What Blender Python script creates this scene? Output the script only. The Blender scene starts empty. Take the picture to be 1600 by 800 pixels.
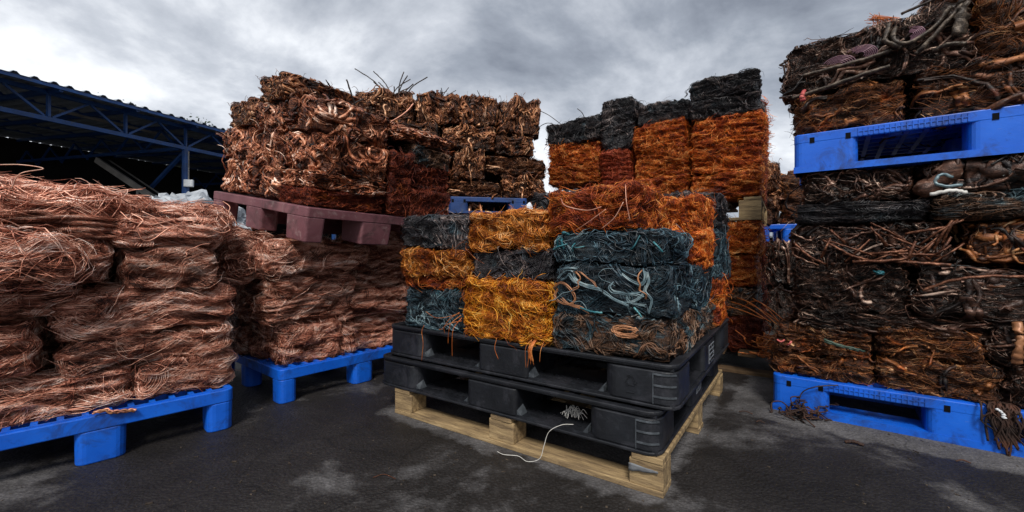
import bpy, math, random
import numpy as np
from mathutils import Vector, Matrix

SC = bpy.context.scene
COL = SC.collection

# ------------------------------------------------------------------ camera
CAM_H = 0.76
cam_d = bpy.data.cameras.new("camera")
cam = bpy.data.objects.new("camera", cam_d)
COL.objects.link(cam)
cam.location = (0, 0, CAM_H)
cam.rotation_euler = (math.pi / 2, 0, 0)
cam_d.sensor_width = 36.0
cam_d.lens = 36.0 * 660 / 1600
cam_d.shift_y = -8 / 1600
cam_d.clip_start = 0.02
cam_d.clip_end = 3000
SC.camera = cam
SC.render.resolution_x, SC.render.resolution_y = 1024, 512

# ------------------------------------------------------------------ view, sky, sun
SC.view_settings.view_transform = 'Standard'
SC.view_settings.look = 'None'
SC.view_settings.exposure = 0.56
SC.view_settings.gamma = 1.0
SC.cycles.use_denoising = True
SC.cycles.denoising_prefilter = 'NONE'
SC.cycles.max_bounces = 6
SC.cycles.sample_clamp_indirect = 4
SUN_DIR = Vector((-0.05, -0.64, 0.77)).normalized()      # towards the sun
sun_el = math.asin(SUN_DIR.z)
sun_az = math.atan2(SUN_DIR.x, SUN_DIR.y)

W = bpy.data.worlds.new("World")
SC.world = W
W.use_nodes = True
nt = W.node_tree
nt.nodes.clear()
def wn(t, **k):
    n = nt.nodes.new(t)
    for a, b in k.items():
        setattr(n, a, b)
    return n
sky = wn('ShaderNodeTexSky', sky_type='NISHITA', sun_disc=False, sun_elevation=sun_el, sun_rotation=sun_az, air_density=1.0, dust_density=2.0)
tc = wn('ShaderNodeTexCoord')
sep = wn('ShaderNodeSeparateXYZ')
nt.links.new(tc.outputs['Generated'], sep.inputs[0])
def wm(op, a, b=None, c=None):
    n = wn('ShaderNodeMath', operation=op)
    for i, x in enumerate((a, b, c)):
        if x is None: continue
        if isinstance(x, (int, float)): n.inputs[i].default_value = x
        else: nt.links.new(x, n.inputs[i])
    return n.outputs[0]
zc = wm('MAXIMUM', sep.outputs[2], 0.0)
den = wm('ADD', zc, 0.42)
px = wm('DIVIDE', sep.outputs[0], den)
py = wm('DIVIDE', sep.outputs[1], den)
cmb = wn('ShaderNodeCombineXYZ')
nt.links.new(px, cmb.inputs[0]); nt.links.new(py, cmb.inputs[1])
mp = wn('ShaderNodeMapping')
mp.inputs['Location'].default_value = (1.9, 0.35, 0.4)
mp.inputs['Rotation'].default_value = (0, 0, 0.5)
mp.inputs['Scale'].default_value = (1.15, 1.25, 1.0)
nt.links.new(cmb.outputs[0], mp.inputs[0])
n1 = wn('ShaderNodeTexNoise'); n1.inputs['Scale'].default_value = 1.35; n1.inputs['Detail'].default_value = 10; n1.inputs['Roughness'].default_value = 0.58; n1.inputs['Distortion'].default_value = 0.2
nt.links.new(mp.outputs[0], n1.inputs['Vector'])
rp = wn('ShaderNodeValToRGB')
nt.links.new(n1.outputs['Fac'], rp.inputs[0])
cr = rp.color_ramp
cr.elements[0].position = 0.33; cr.elements[0].color = (1.6, 1.78, 2.15, 1)
cr.elements[1].position = 0.63; cr.elements[1].color = (7.4, 7.6, 7.9, 1)
e = cr.elements.new(0.42); e.color = (2.55, 2.8, 3.25, 1)
e = cr.elements.new(0.53); e.color = (4.5, 4.75, 5.2, 1)
mx = wn('ShaderNodeMix', data_type='RGBA')
mx.inputs[0].default_value = 0.93
nt.links.new(sky.outputs[0], mx.inputs[6]); nt.links.new(rp.outputs[0], mx.inputs[7])
bg = wn('ShaderNodeBackground'); bg.inputs['Strength'].default_value = 0.1
nt.links.new(mx.outputs[2], bg.inputs[0])
wo = wn('ShaderNodeOutputWorld')
nt.links.new(bg.outputs[0], wo.inputs[0])

sun_d = bpy.data.lights.new("sun", 'SUN')
sun_d.energy = 2.2
sun_d.angle = math.radians(14)
sun_d.color = (1.0, 0.96, 0.9)
sun = bpy.data.objects.new("sun", sun_d)
COL.objects.link(sun)
sun.rotation_euler = SUN_DIR.to_track_quat('Z', 'Y').to_euler()
sun.location = (0, 0, 20)

# ------------------------------------------------------------------ materials
def lin(h, k=1.0):
    h = h.lstrip('#')
    out = []
    for i in (0, 2, 4):
        c = int(h[i:i+2], 16) / 255
        c = c / 12.92 if c <= 0.04045 else ((c + 0.055) / 1.055) ** 2.4
        out.append(min(1, c * k))
    return tuple(out) + (1,)

class NT:
    def __init__(s, name):
        s.m = bpy.data.materials.new(name); s.m.use_nodes = True
        s.t = s.m.node_tree; s.t.nodes.clear()
        s.out = s.n('ShaderNodeOutputMaterial'); s.b = s.n('ShaderNodeBsdfPrincipled')
        s.l(s.b.outputs[0], s.out.inputs[0])
    def n(s, t, **k):
        n = s.t.nodes.new(t)
        for a, b in k.items(): setattr(n, a, b)
        return n
    def l(s, a, b): s.t.links.new(a, b)
    def set(s, n, name, v):
        i = n.inputs[name]
        if hasattr(v, 'links') or isinstance(v, bpy.types.NodeSocket): s.l(v, i)
        else: i.default_value = v
    def math(s, op, *a):
        n = s.n('ShaderNodeMath', operation=op)
        for i, x in enumerate(a):
            if isinstance(x, (int, float)): n.inputs[i].default_value = x
            else: s.l(x, n.inputs[i])
        return n.outputs[0]
    def noise(s, scale, detail=4, rough=0.55, vec=None, dist=0.0):
        n = s.n('ShaderNodeTexNoise')
        n.inputs['Scale'].default_value = scale; n.inputs['Detail'].default_value = detail
        n.inputs['Roughness'].default_value = rough; n.inputs['Distortion'].default_value = dist
        if vec is not None: s.l(vec, n.inputs['Vector'])
        return n.outputs['Fac']
    def ramp(s, fac, stops):
        n = s.n('ShaderNodeValToRGB'); s.l(fac, n.inputs[0])
        r = n.color_ramp
        r.elements[0].position = stops[0][0]; r.elements[0].color = stops[0][1]
        r.elements[1].position = stops[-1][0]; r.elements[1].color = stops[-1][1]
        for p, c in stops[1:-1]:
            e = r.elements.new(p); e.color = c
        return n.outputs[0]
    def mix(s, f, a, b, mode='MIX'):
        n = s.n('ShaderNodeMix', data_type='RGBA', blend_type=mode)
        for i, x in ((0, f), (6, a), (7, b)):
            if isinstance(x, (int, float, tuple)): n.inputs[i].default_value = x
            else: s.l(x, n.inputs[i])
        return n.outputs[2]
    def coords(s, kind='Object', scale=(1, 1, 1), loc=(0, 0, 0), rot=(0, 0, 0)):
        c = s.n('ShaderNodeTexCoord'); m = s.n('ShaderNodeMapping')
        m.inputs['Scale'].default_value = scale; m.inputs['Location'].default_value = loc; m.inputs['Rotation'].default_value = rot
        s.l(c.outputs[kind], m.inputs[0]); return m.outputs[0]
    def bump(s, h, strength=0.4, dist=0.01):
        n = s.n('ShaderNodeBump'); n.inputs['Strength'].default_value = strength; n.inputs['Distance'].default_value = dist
        s.l(h, n.inputs['Height']); s.l(n.outputs[0], s.b.inputs['Normal'])

def stops_of(hexes, k=1.0):
    n = len(hexes)
    return [(i / (n - 1), lin(h, k)) for i, h in enumerate(hexes)]

MATS = {}
def wire_mats(name, pal, metallic, rough, patch=None, patch_lo=0.55, patch_hi=0.68, patch_scale=7.0, k=1.0, core_k=0.8, clump=0.7, cs=(9, 14, 40)):
    """two materials of one metal: loose strands (tone per strand) and the compressed core (tone along the grain)"""
    for kind in ('wire', 'core'):
        M = NT(name + '_' + kind)
        info = M.n('ShaderNodeObjectInfo')
        off = M.n('ShaderNodeVectorMath', operation='SCALE')
        comb = M.n('ShaderNodeCombineXYZ')
        M.l(info.outputs['Random'], comb.inputs[0]); M.l(info.outputs['Random'], comb.inputs[1])
        M.l(comb.outputs[0], off.inputs[0]); off.inputs['Scale'].default_value = 40
        tcn = M.n('ShaderNodeTexCoord')
        add = M.n('ShaderNodeVectorMath', operation='ADD')
        M.l(tcn.outputs['Object'], add.inputs[0]); M.l(off.outputs[0], add.inputs[1])
        v = add.outputs[0]
        if kind == 'wire':
            at = M.n('ShaderNodeAttribute'); at.attribute_name = 'tone'
            fine = M.noise(60, 2, vec=v)
            mp = M.n('ShaderNodeMapping'); mp.inputs['Scale'].default_value = cs
            M.l(v, mp.inputs[0])
            cl = M.noise(1.0, 4, 0.6, mp.outputs[0], 0.8)
            t = M.math('ADD', at.outputs['Fac'], M.math('MULTIPLY', M.math('SUBTRACT', fine, 0.5), 0.4))
            t = M.math('ADD', t, M.math('MULTIPLY', M.math('SUBTRACT', cl, 0.5), clump * 2))
            kk = k
            if name in ('scrap', 'felt', 'umber', 'curl', 'brown'): M.bump(M.noise(170, 4, 0.65, v), 0.6, 0.004)
        else:
            mp = M.n('ShaderNodeMapping'); mp.inputs['Scale'].default_value = (1, 1, 4.5)
            M.l(v, mp.inputs[0])
            g = M.noise(26, 6, 0.65, mp.outputs[0], 1.2)
            t = M.math('MULTIPLY_ADD', g, 2.2, -0.72)
            M.bump(g, 0.9, 0.02)
            kk = k * core_k  # gap shade put into the colour: core painted darker than the strands
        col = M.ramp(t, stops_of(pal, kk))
        if patch:
            pn = M.noise(patch_scale, 4, 0.6, v, 0.6)
            f = M.n('ShaderNodeMapRange'); f.interpolation_type = 'SMOOTHSTEP'
            M.l(pn, f.inputs[0]); f.inputs[1].default_value = patch_lo; f.inputs[2].default_value = patch_hi
            col = M.mix(f.outputs[0], col, M.ramp(t, stops_of(patch, kk)))
        hv = M.n('ShaderNodeHueSaturation'); M.l(col, hv.inputs['Color'])
        M.l(M.math('MULTIPLY_ADD', info.outputs['Random'], 0.35, 0.82), hv.inputs['Value'])
        M.l(hv.outputs[0], M.b.inputs['Base Color'])
        M.b.inputs['Metallic'].default_value = metallic
        rn = M.noise(25, 3, vec=v)
        M.l(M.math('MULTIPLY_ADD', rn, 0.3, rough - 0.15), M.b.inputs['Roughness'])
        MATS[name, kind] = M.m

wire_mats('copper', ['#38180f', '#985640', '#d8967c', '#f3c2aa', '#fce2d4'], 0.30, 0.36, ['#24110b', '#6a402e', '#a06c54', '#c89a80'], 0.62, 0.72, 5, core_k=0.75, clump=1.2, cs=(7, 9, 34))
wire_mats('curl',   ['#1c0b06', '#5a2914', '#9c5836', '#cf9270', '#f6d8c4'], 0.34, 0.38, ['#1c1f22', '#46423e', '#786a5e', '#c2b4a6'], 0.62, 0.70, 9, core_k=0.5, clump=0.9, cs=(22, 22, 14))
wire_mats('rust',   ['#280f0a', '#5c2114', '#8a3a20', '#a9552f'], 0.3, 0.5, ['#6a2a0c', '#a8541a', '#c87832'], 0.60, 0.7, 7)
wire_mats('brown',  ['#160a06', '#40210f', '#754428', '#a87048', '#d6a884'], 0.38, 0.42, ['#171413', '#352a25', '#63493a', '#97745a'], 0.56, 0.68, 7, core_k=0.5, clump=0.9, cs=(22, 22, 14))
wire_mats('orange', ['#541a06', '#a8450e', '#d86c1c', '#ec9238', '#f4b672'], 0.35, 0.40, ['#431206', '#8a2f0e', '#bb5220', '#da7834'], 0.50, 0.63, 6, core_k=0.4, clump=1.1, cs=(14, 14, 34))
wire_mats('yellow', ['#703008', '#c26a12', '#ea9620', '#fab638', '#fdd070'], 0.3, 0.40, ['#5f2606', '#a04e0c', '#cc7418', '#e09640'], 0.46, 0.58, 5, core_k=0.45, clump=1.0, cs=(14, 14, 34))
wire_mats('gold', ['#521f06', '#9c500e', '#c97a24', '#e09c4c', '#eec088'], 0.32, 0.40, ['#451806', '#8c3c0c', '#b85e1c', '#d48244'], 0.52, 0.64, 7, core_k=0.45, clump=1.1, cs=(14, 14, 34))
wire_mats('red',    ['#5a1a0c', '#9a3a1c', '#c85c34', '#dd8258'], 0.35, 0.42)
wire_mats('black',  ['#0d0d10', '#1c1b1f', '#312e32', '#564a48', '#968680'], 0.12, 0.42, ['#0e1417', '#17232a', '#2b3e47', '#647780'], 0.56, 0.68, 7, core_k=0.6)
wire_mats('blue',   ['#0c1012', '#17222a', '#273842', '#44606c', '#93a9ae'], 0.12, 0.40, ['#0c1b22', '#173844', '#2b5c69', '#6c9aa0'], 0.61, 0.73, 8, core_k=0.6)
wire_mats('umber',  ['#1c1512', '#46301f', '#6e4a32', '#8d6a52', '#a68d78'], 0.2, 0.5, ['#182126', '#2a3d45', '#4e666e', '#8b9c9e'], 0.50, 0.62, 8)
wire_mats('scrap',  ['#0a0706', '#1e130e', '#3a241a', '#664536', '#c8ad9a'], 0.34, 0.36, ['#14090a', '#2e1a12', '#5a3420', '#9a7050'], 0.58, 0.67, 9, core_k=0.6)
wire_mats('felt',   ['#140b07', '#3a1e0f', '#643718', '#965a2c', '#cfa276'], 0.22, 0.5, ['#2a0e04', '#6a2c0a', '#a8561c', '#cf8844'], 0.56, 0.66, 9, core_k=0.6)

def plain(name, hexes, metallic=0.0, rough=0.5, scale=6, bump=0.15, bscale=80, stretch=(1, 1, 1), spec=0.5, wear=None):
    M = NT(name)
    v = M.coords('Object', stretch)
    n = M.noise(scale, 6, 0.6, v)
    t = M.math('MULTIPLY_ADD', n, 2.0, -0.5)
    col = M.ramp(t, stops_of(hexes))
    if wear:
        w = M.noise(scale * 3.1, 8, 0.7, v, 0.4)
        col = M.mix(M.ramp(w, [(0.56, (0, 0, 0, 1)), (0.70, (1, 1, 1, 1))]), col, lin(wear))
    if 'plastic' in name and 'white' not in name:
        sv = M.coords('Object', (1, 1, 14)); sc2 = M.noise(38, 5, 0.7, sv, 0.5)
        col = M.mix(M.ramp(sc2, [(0.60, (0, 0, 0, 1)), (0.74, (0.4, 0.4, 0.4, 1))]), col, lin('#34383e' if 'black' in name else '#7d848c'))
        gr = M.noise(9, 8, 0.72, v, 0.8)
        col = M.mix(M.ramp(gr, [(0.50, (0, 0, 0, 1)), (0.72, (0.75, 0.75, 0.75, 1))]), col, lin('#34343a' if 'black' in name else '#231f1c'))
    M.l(col, M.b.inputs['Base Color'])
    M.b.inputs['Metallic'].default_value = metallic
    M.l(M.math('MULTIPLY_ADD', M.noise(scale * 2, 4, 0.6, v), 0.35, rough - 0.17), M.b.inputs['Roughness'])
    M.b.inputs['Specular IOR Level'].default_value = spec
    M.bump(M.noise(bscale, 4, 0.6, v), bump, 0.004)
    MATS[name] = M.m
    return M.m

plain('blue_plastic', ['#0a4fb8', '#0c5ccb', '#0d66d8'], 0, 0.42, 5, 0.12, 60, wear='#0a3f92')
plain('navy_plastic', ['#16315f', '#1c3d75', '#254a88'], 0, 0.5, 5, 0.12, 60, wear='#3a4a63')
plain('maroon_plastic', ['#5a3236', '#70444a', '#82575a'], 0, 0.6, 6, 0.2, 60, wear='#8f7472')
plain('black_plastic', ['#0c0d10', '#121419', '#1a1d23'], 0, 0.48, 7, 0.25, 90, wear='#24272d')
plain('scuff_grey', ['#24282d', '#3c4146', '#5c6167'], 0, 0.6, 20, 0.2, 90)
plain('pale_wood', ['#463a2c', '#7d694e', '#a08863', '#bba37d'], 0, 0.8, 6, 0.6, 50, (1, 9, 9), 0.25, '#3d3125')
plain('grey_wood', ['#3a2c20', '#5e4a36', '#7d6549'], 0, 0.75, 6, 0.4, 50, (1, 9, 9), 0.25, '#241a12')
plain('blue_paint', ['#0d2f5e', '#133f78', '#1b4f90'], 0.0, 0.45, 4, 0.1, 40, wear='#3f4a58')
plain('roof_metal', ['#6a7078', '#838a92', '#969da6'], 0.3, 0.55, 1.2, 0.1, 20, wear='#3b4f6e')
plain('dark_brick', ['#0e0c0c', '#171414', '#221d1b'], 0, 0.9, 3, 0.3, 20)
plain('film_grey', ['#4c4e50', '#66686b', '#86898c'], 0, 0.4, 14, 0.3, 60)
plain('dusty_metal', ['#67635e', '#85807a', '#9c968e'], 0.2, 0.6, 3, 0.2, 30)
plain('white_sheet', ['#7d8288', '#a2a7ad', '#c4c8cc'], 0, 0.45, 3, 0.2, 30)
plain('white_plastic', ['#c9ccd0', '#dcdfe2', '#e6e8ea'], 0, 0.5, 20, 0.1, 60)
plain('white_string', ['#a8a49d', '#c8c5be', '#dedbd4'], 0, 0.6, 30, 0.1, 60)
plain('green_cable', ['#1a2620', '#2f4438', '#566a5c'], 0, 0.5, 20, 0.3, 100)
plain('teal_patina', ['#12323a', '#2a6a74', '#6fa9ac'], 0.1, 0.4, 14, 0.1, 60)
plain('pale_cable', ['#2a3b43', '#5f757c', '#a5b2b1'], 0.15, 0.4, 22, 0.1, 60)
plain('tan_cable', ['#5a3a28', '#9a6846', '#c08a62'], 0.2, 0.45, 18, 0.2, 60)
plain('grey_strip', ['#1c1814', '#443a31', '#857666'], 0.3, 0.45, 40, 0.7, 160)
plain('copper_pipe', ['#1a0e09', '#5c3522', '#a8755a'], 0.5, 0.4, 40, 0.7, 160)
plain('orange_wire', ['#7a3410', '#b5622a', '#d38f50'], 0.35, 0.42, 18, 0.1, 40)
plain('pink_wire', ['#8a5240', '#c58a72', '#e6bfa9'], 0.4, 0.4, 12, 0.1, 40)
plain('dark_wire', ['#1a1512', '#332822', '#4c3c32'], 0.3, 0.5, 12, 0.1, 40)
plain('red_rag', ['#7a2a2a', '#b04a48', '#c87068'], 0, 0.7, 20, 0.2, 60)
plain('brown_rag', ['#150d09', '#331d12', '#5e3520'], 0, 0.8, 14, 0.4, 60)
plain('bark', ['#2a221b', '#43372b'], 0, 0.9, 6, 0.3, 20)
plain('leaf', ['#22301f', '#33442a', '#455634'], 0, 0.6, 2, 0.0, 20)
plain('ink_white', ['#73787e', '#9a9fa5'], 0, 0.6, 60, 0.0, 60)
plain('ink_shade_black', ['#08090b', '#101114'], 0, 0.8, 60, 0.0, 60, spec=0.1)  # black for print and belt, also for the painted shade of pallet slots

# ------------------------------------------------------------------ mesh helpers
def mesh_np(name, V, Q, mats, smooth=True, tone=None, mat_idx=None):
    """quads from numpy arrays"""
    me = bpy.data.meshes.new(name)
    V = np.ascontiguousarray(V, dtype=np.float32); Q = np.ascontiguousarray(Q, dtype=np.int32)
    me.vertices.add(len(V)); me.vertices.foreach_set('co', V.ravel())
    me.loops.add(Q.size); me.loops.foreach_set('vertex_index', Q.ravel())
    me.polygons.add(len(Q)); me.polygons.foreach_set('loop_start', np.arange(0, Q.size, Q.shape[1], dtype=np.int32))
    me.polygons.foreach_set('use_smooth', np.full(len(Q), smooth, dtype=bool))
    if tone is not None:
        a = me.attributes.new('tone', 'FLOAT', 'POINT'); a.data.foreach_set('value', np.ascontiguousarray(tone, dtype=np.float32))
    for m in mats: me.materials.append(m)
    me.update(calc_edges=True)
    return me

def link(name, me, parent=None, M=None):
    o = bpy.data.objects.new(name, me)
    COL.objects.link(o)
    if parent is not None: o.parent = parent
    if M is not None: o.matrix_local = M
    return o

def empty(name, M=None, loc=None):
    o = bpy.data.objects.new(name, None); o.empty_display_size = 0.05
    COL.objects.link(o)
    if M is not None: o.matrix_world = M
    if loc is not None: o.location = loc
    return o

USED = set()
def tag(o, label, cat, group=None):
    n = len(label.split())
    if not 4 <= n <= 16: print('LABEL LENGTH', n, label)
    if label in USED and not group: print('LABEL REPEAT', label)
    USED.add(label)
    o['label'] = label; o['category'] = cat
    if group: o['group'] = group
    return o

class MB:
    """collects simple polygons into one mesh"""
    def __init__(s): s.v = []; s.f = []
    def add(s, vs, fs):
        b = len(s.v); s.v += [tuple(x) for x in vs]; s.f += [tuple(i + b for i in f) for f in fs]
    def box(s, x0, x1, y0, y1, z0, z1):
        s.add([(x0, y0, z0), (x1, y0, z0), (x1, y1, z0), (x0, y1, z0), (x0, y0, z1), (x1, y0, z1), (x1, y1, z1), (x0, y1, z1)],
              [(3, 2, 1, 0), (4, 5, 6, 7), (0, 1, 5, 4), (1, 2, 6, 5), (2, 3, 7, 6), (3, 0, 4, 7)])
    def beam(s, p, q, w, h=None, up=(0, 0, 1)):
        h = h or w
        p = Vector(p); q = Vector(q); d = (q - p).normalized(); u = Vector(up)
        if abs(d.dot(u)) > 0.95: u = Vector((1, 0, 0))
        a = d.cross(u).normalized() * w / 2; b = a.cross(d).normalized() * h / 2
        vs = [p - a - b, p + a - b, p + a + b, p - a + b, q - a - b, q + a - b, q + a + b, q - a + b]
        s.add(vs, [(3, 2, 1, 0), (4, 5, 6, 7), (0, 1, 5, 4), (1, 2, 6, 5), (2, 3, 7, 6), (3, 0, 4, 7)])
    def rrect(s, x0, x1, y0, y1, z0, z1, r, n=4, taper=0.0):
        pts = []
        for cx, cy, a0 in ((x1 - r, y1 - r, 0), (x0 + r, y1 - r, 90), (x0 + r, y0 + r, 180), (x1 - r, y0 + r, 270)):
            for i in range(n + 1):
                a = math.radians(a0 + 90 * i / n); pts.append((cx + r * math.cos(a), cy + r * math.sin(a)))
        m = len(pts); cx, cy = (x0 + x1) / 2, (y0 + y1) / 2
        lo = [(cx + (p[0] - cx) * (1 - taper), cy + (p[1] - cy) * (1 - taper), z0) for p in pts]
        hi = [(p[0], p[1], z1) for p in pts]
        s.add(lo + hi, [tuple(reversed(range(m))), tuple(range(m, 2 * m))] + [(i, (i + 1) % m, m + (i + 1) % m, m + i) for i in range(m)])
    def ring(s, x0, x1, y0, y1, z0, z1, r, t, n=5):
        def loop(a0, a1, b0, b1, rr):
            pts = []
            for cx, cy, an in ((a1 - rr, b1 - rr, 0), (a0 + rr, b1 - rr, 90), (a0 + rr, b0 + rr, 180), (a1 - rr, b0 + rr, 270)):
                for i in range(n + 1):
                    a = math.radians(an + 90 * i / n); pts.append((cx + rr * math.cos(a), cy + rr * math.sin(a)))
            return pts
        o = loop(x0, x1, y0, y1, r); i_ = loop(x0 + t, x1 - t, y0 + t, y1 - t, max(r - t, 0.002)); m = len(o)
        vs = [(p[0], p[1], z0) for p in o] + [(p[0], p[1], z1) for p in o] + [(p[0], p[1], z0) for p in i_] + [(p[0], p[1], z1) for p in i_]
        fs = []
        for k in range(m):
            j = (k + 1) % m
            fs += [(k, j, m + j, m + k), (2 * m + j, 2 * m + k, 3 * m + k, 3 * m + j), (m + k, m + j, 3 * m + j, 3 * m + k), (j, k, 2 * m + k, 2 * m + j)]
        s.add(vs, fs)
    def plate(s, xs, ys, solid, z0, z1):
        nx, ny = len(xs) - 1, len(ys) - 1
        S = [[bool(solid(i, j)) for j in range(ny)] for i in range(nx)]
        for i in range(nx):
            for j in range(ny):
                if not S[i][j]: continue
                a, b, c, d = xs[i], xs[i + 1], ys[j], ys[j + 1]
                s.add([(a, c, z1), (b, c, z1), (b, d, z1), (a, d, z1)], [(0, 1, 2, 3)])
                s.add([(a, c, z0), (b, c, z0), (b, d, z0), (a, d, z0)], [(3, 2, 1, 0)])
                if i == 0 or not S[i - 1][j]: s.add([(a, c, z0), (a, d, z0), (a, d, z1), (a, c, z1)], [(3, 2, 1, 0)])
                if i == nx - 1 or not S[i + 1][j]: s.add([(b, c, z0), (b, d, z0), (b, d, z1), (b, c, z1)], [(0, 1, 2, 3)])
                if j == 0 or not S[i][j - 1]: s.add([(a, c, z0), (b, c, z0), (b, c, z1), (a, c, z1)], [(0, 1, 2, 3)])
                if j == ny - 1 or not S[i][j + 1]: s.add([(a, d, z0), (b, d, z0), (b, d, z1), (a, d, z1)], [(3, 2, 1, 0)])
    def mesh(s, name, mat, smooth=False):
        me = bpy.data.meshes.new(name); me.from_pydata(s.v, [], s.f); me.materials.append(mat)
        if smooth:
            for p in me.polygons: p.use_smooth = True
        me.update(); return me
    def build(s, name, mat, parent=None, M=None, bevel=0.0, smooth=False, seg=2):
        o = link(name, s.mesh(name, mat, smooth), parent, M)
        if bevel:
            m = o.modifiers.new('bevel', 'BEVEL'); m.width = bevel; m.segments = seg; m.limit_method = 'ANGLE'; m.angle_limit = math.radians(50)
        return o

# tubes along paths -------------------------------------------------
def sweep(X, N, R, flat=1.0, sides=3):
    """X (n,s,3) paths, N (n,s,3) surface normals, R (n,s) radii -> verts, quads"""
    n, s, _ = X.shape
    T = np.gradient(X, axis=1); T /= np.linalg.norm(T, axis=2, keepdims=True) + 1e-9
    B = np.cross(T, N); B /= np.linalg.norm(B, axis=2, keepdims=True) + 1e-9
    U = np.cross(B, T)
    ang = np.arange(sides) * 2 * math.pi / sides + math.pi / 2
    fl = np.broadcast_to(np.asarray(flat, dtype=float).reshape(-1, 1, 1) if np.ndim(flat) else np.float64(flat), (n, 1, 1))
    V = np.empty((n, s, sides, 3), dtype=np.float32)
    for k, a in enumerate(ang):
        V[:, :, k] = X + (R[..., None] * fl * math.cos(a)) * B + (R[..., None] * math.sin(a)) * U
    idx = np.arange(n * s * sides).reshape(n, s, sides)
    a = idx[:, :-1]; b = idx[:, 1:]
    Q = np.stack([a, np.roll(a, -1, 2), np.roll(b, -1, 2), b], -1).reshape(-1, 4)
    return V.reshape(-1, 3), Q

def smooth_path(pts, n=8):
    pts = [np.array(p, float) for p in pts]
    P = [2 * pts[0] - pts[1]] + pts + [2 * pts[-1] - pts[-2]]
    out = []
    for i in range(1, len(P) - 2):
        for k in range(n):
            t = k / n
            out.append(0.5 * ((2 * P[i]) + (-P[i-1] + P[i+1]) * t + (2*P[i-1] - 5*P[i] + 4*P[i+1] - P[i+2]) * t*t + (-P[i-1] + 3*P[i] - 3*P[i+1] + P[i+2]) * t**3))
    out.append(pts[-1])
    return np.array(out)

def tube_mesh(name, paths, r, mat, sides=6, flat=1.0, n=8, up=(0.1, 0.3, 1)):
    Vs, Qs, b = [], [], 0
    for p in paths:
        X = smooth_path(p, n)[None]
        N = np.broadcast_to(np.array(up, float), X.shape).copy()
        R = np.full(X.shape[:2], r)
        if r > 0.003:
            ph_ = (abs(p[0][0]) * 977 + abs(p[-1][2]) * 631) % 6.28; tt_ = np.linspace(0, 1, X.shape[1])
            R = R * (1 + 0.07 * np.sin(ph_ + tt_ * 23) + 0.05 * np.sin(ph_ * 3 + tt_ * 57))[None]
            X = X + (np.sin(ph_ * 2 + tt_ * 31)[:, None] * np.array([0.15, 0.1, 0.2]) * r)[None]
        V, Q = sweep(X, N, R, flat, sides)
        ends = [np.arange(sides)[::-1], np.arange(sides) + len(V) - sides]
        Vs.append(V); Qs.append(Q + b)
        # caps as degenerate-free fans of quads (sides even)
        if sides % 2 == 0 and sides >= 4:
            for e_ in ends:
                for k in range(1, sides - 2, 2):
                    Qs.append(np.array([[e_[0], e_[k], e_[k + 1], e_[k + 2]]]) + b)
        b += len(V)
    return mesh_np(name, np.concatenate(Vs), np.concatenate(Qs), [mat])

# ------------------------------------------------------------------ compressed bales
class Surf:
    """a squared-off lump with folds: the face of a compressed bale"""
    def __init__(s, half, rng, amp=0.012, fold=0.008, power=9, k=14, crease=0.004):
        s.h = np.array(half, float); s.p = power; s.amp = amp; s.fold = fold; s.cre = crease
        s.k3 = rng.normal(size=(4, 3)) * np.array([38, 60, 85]); s.f3 = rng.uniform(0, 6.28, 4); s.k4 = rng.normal(size=(4, 3)) * 22
        s.k1 = rng.normal(size=(5, 3)) * k; s.f1 = rng.uniform(0, 6.28, 5)
        s.k2 = rng.normal(size=(3, 3)) * np.array([k * 0.35, k * 0.35, k * 3.2]); s.f2 = rng.uniform(0, 6.28, 3)
        s.kv = rng.normal(size=(3, 4, 3)) * k * 1.3; s.fv = rng.uniform(0, 6.28, (3, 4))
    def at(s, P):
        q = P / s.h
        a = np.abs(q) ** s.p
        r = a.sum(-1, keepdims=True) ** (1 / s.p)
        S = P / r
        N = np.sign(q) * np.abs(q / r) ** (s.p - 1) / s.h
        N /= np.linalg.norm(N, axis=-1, keepdims=True) + 1e-9
        d = s.amp * np.sin(S @ s.k1.T + s.f1).sum(-1) / 2.2 + s.fold * (np.abs(np.sin(S @ s.k2.T + s.f2 + 0.9 * np.sin(S @ s.k4[:3].T))).sum(-1) - 1.6)
        d = d + s.cre * ((1 - np.abs(np.sin(S @ s.k3.T + s.f3 + 1.6 * np.sin(S @ s.k4.T)))) ** 2 * 1.6 - 0.5).sum(-1)
        return S, S + N * d[..., None], N
    def vec(s, P):
        return np.stack([np.sin(P @ s.kv[i].T + s.fv[i]).sum(-1) for i in range(3)], -1) / 2

def core_mesh(name, surf, mat, inset=0.007, res=0.013):
    hx, hy, hz = surf.h
    Vs, Qs, b = [], [], 0
    for ax in range(3):
        u, v = [(1, 2), (2, 0), (0, 1)][ax]
        nu = max(3, int(2 * surf.h[u] / res)); nv = max(3, int(2 * surf.h[v] / res))
        gu, gv = np.meshgrid(np.linspace(-1, 1, nu + 1), np.linspace(-1, 1, nv + 1), indexing='ij')
        for sg in (-1, 1):
            P = np.zeros((nu + 1, nv + 1, 3)); P[..., ax] = sg; P[..., u] = gu; P[..., v] = gv
            P = (P * surf.h).reshape(-1, 3)
            S, X, N = surf.at(P)
            X = X - N * inset
            idx = np.arange((nu + 1) * (nv + 1)).reshape(nu + 1, nv + 1)
            q = np.stack([idx[:-1, :-1], idx[1:, :-1], idx[1:, 1:], idx[:-1, 1:]], -1).reshape(-1, 4)
            if sg < 0: q = q[:, ::-1]
            Vs.append(X); Qs.append(q + b); b += len(X)
    return mesh_np(name, np.concatenate(Vs), np.concatenate(Qs), [mat])

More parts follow.
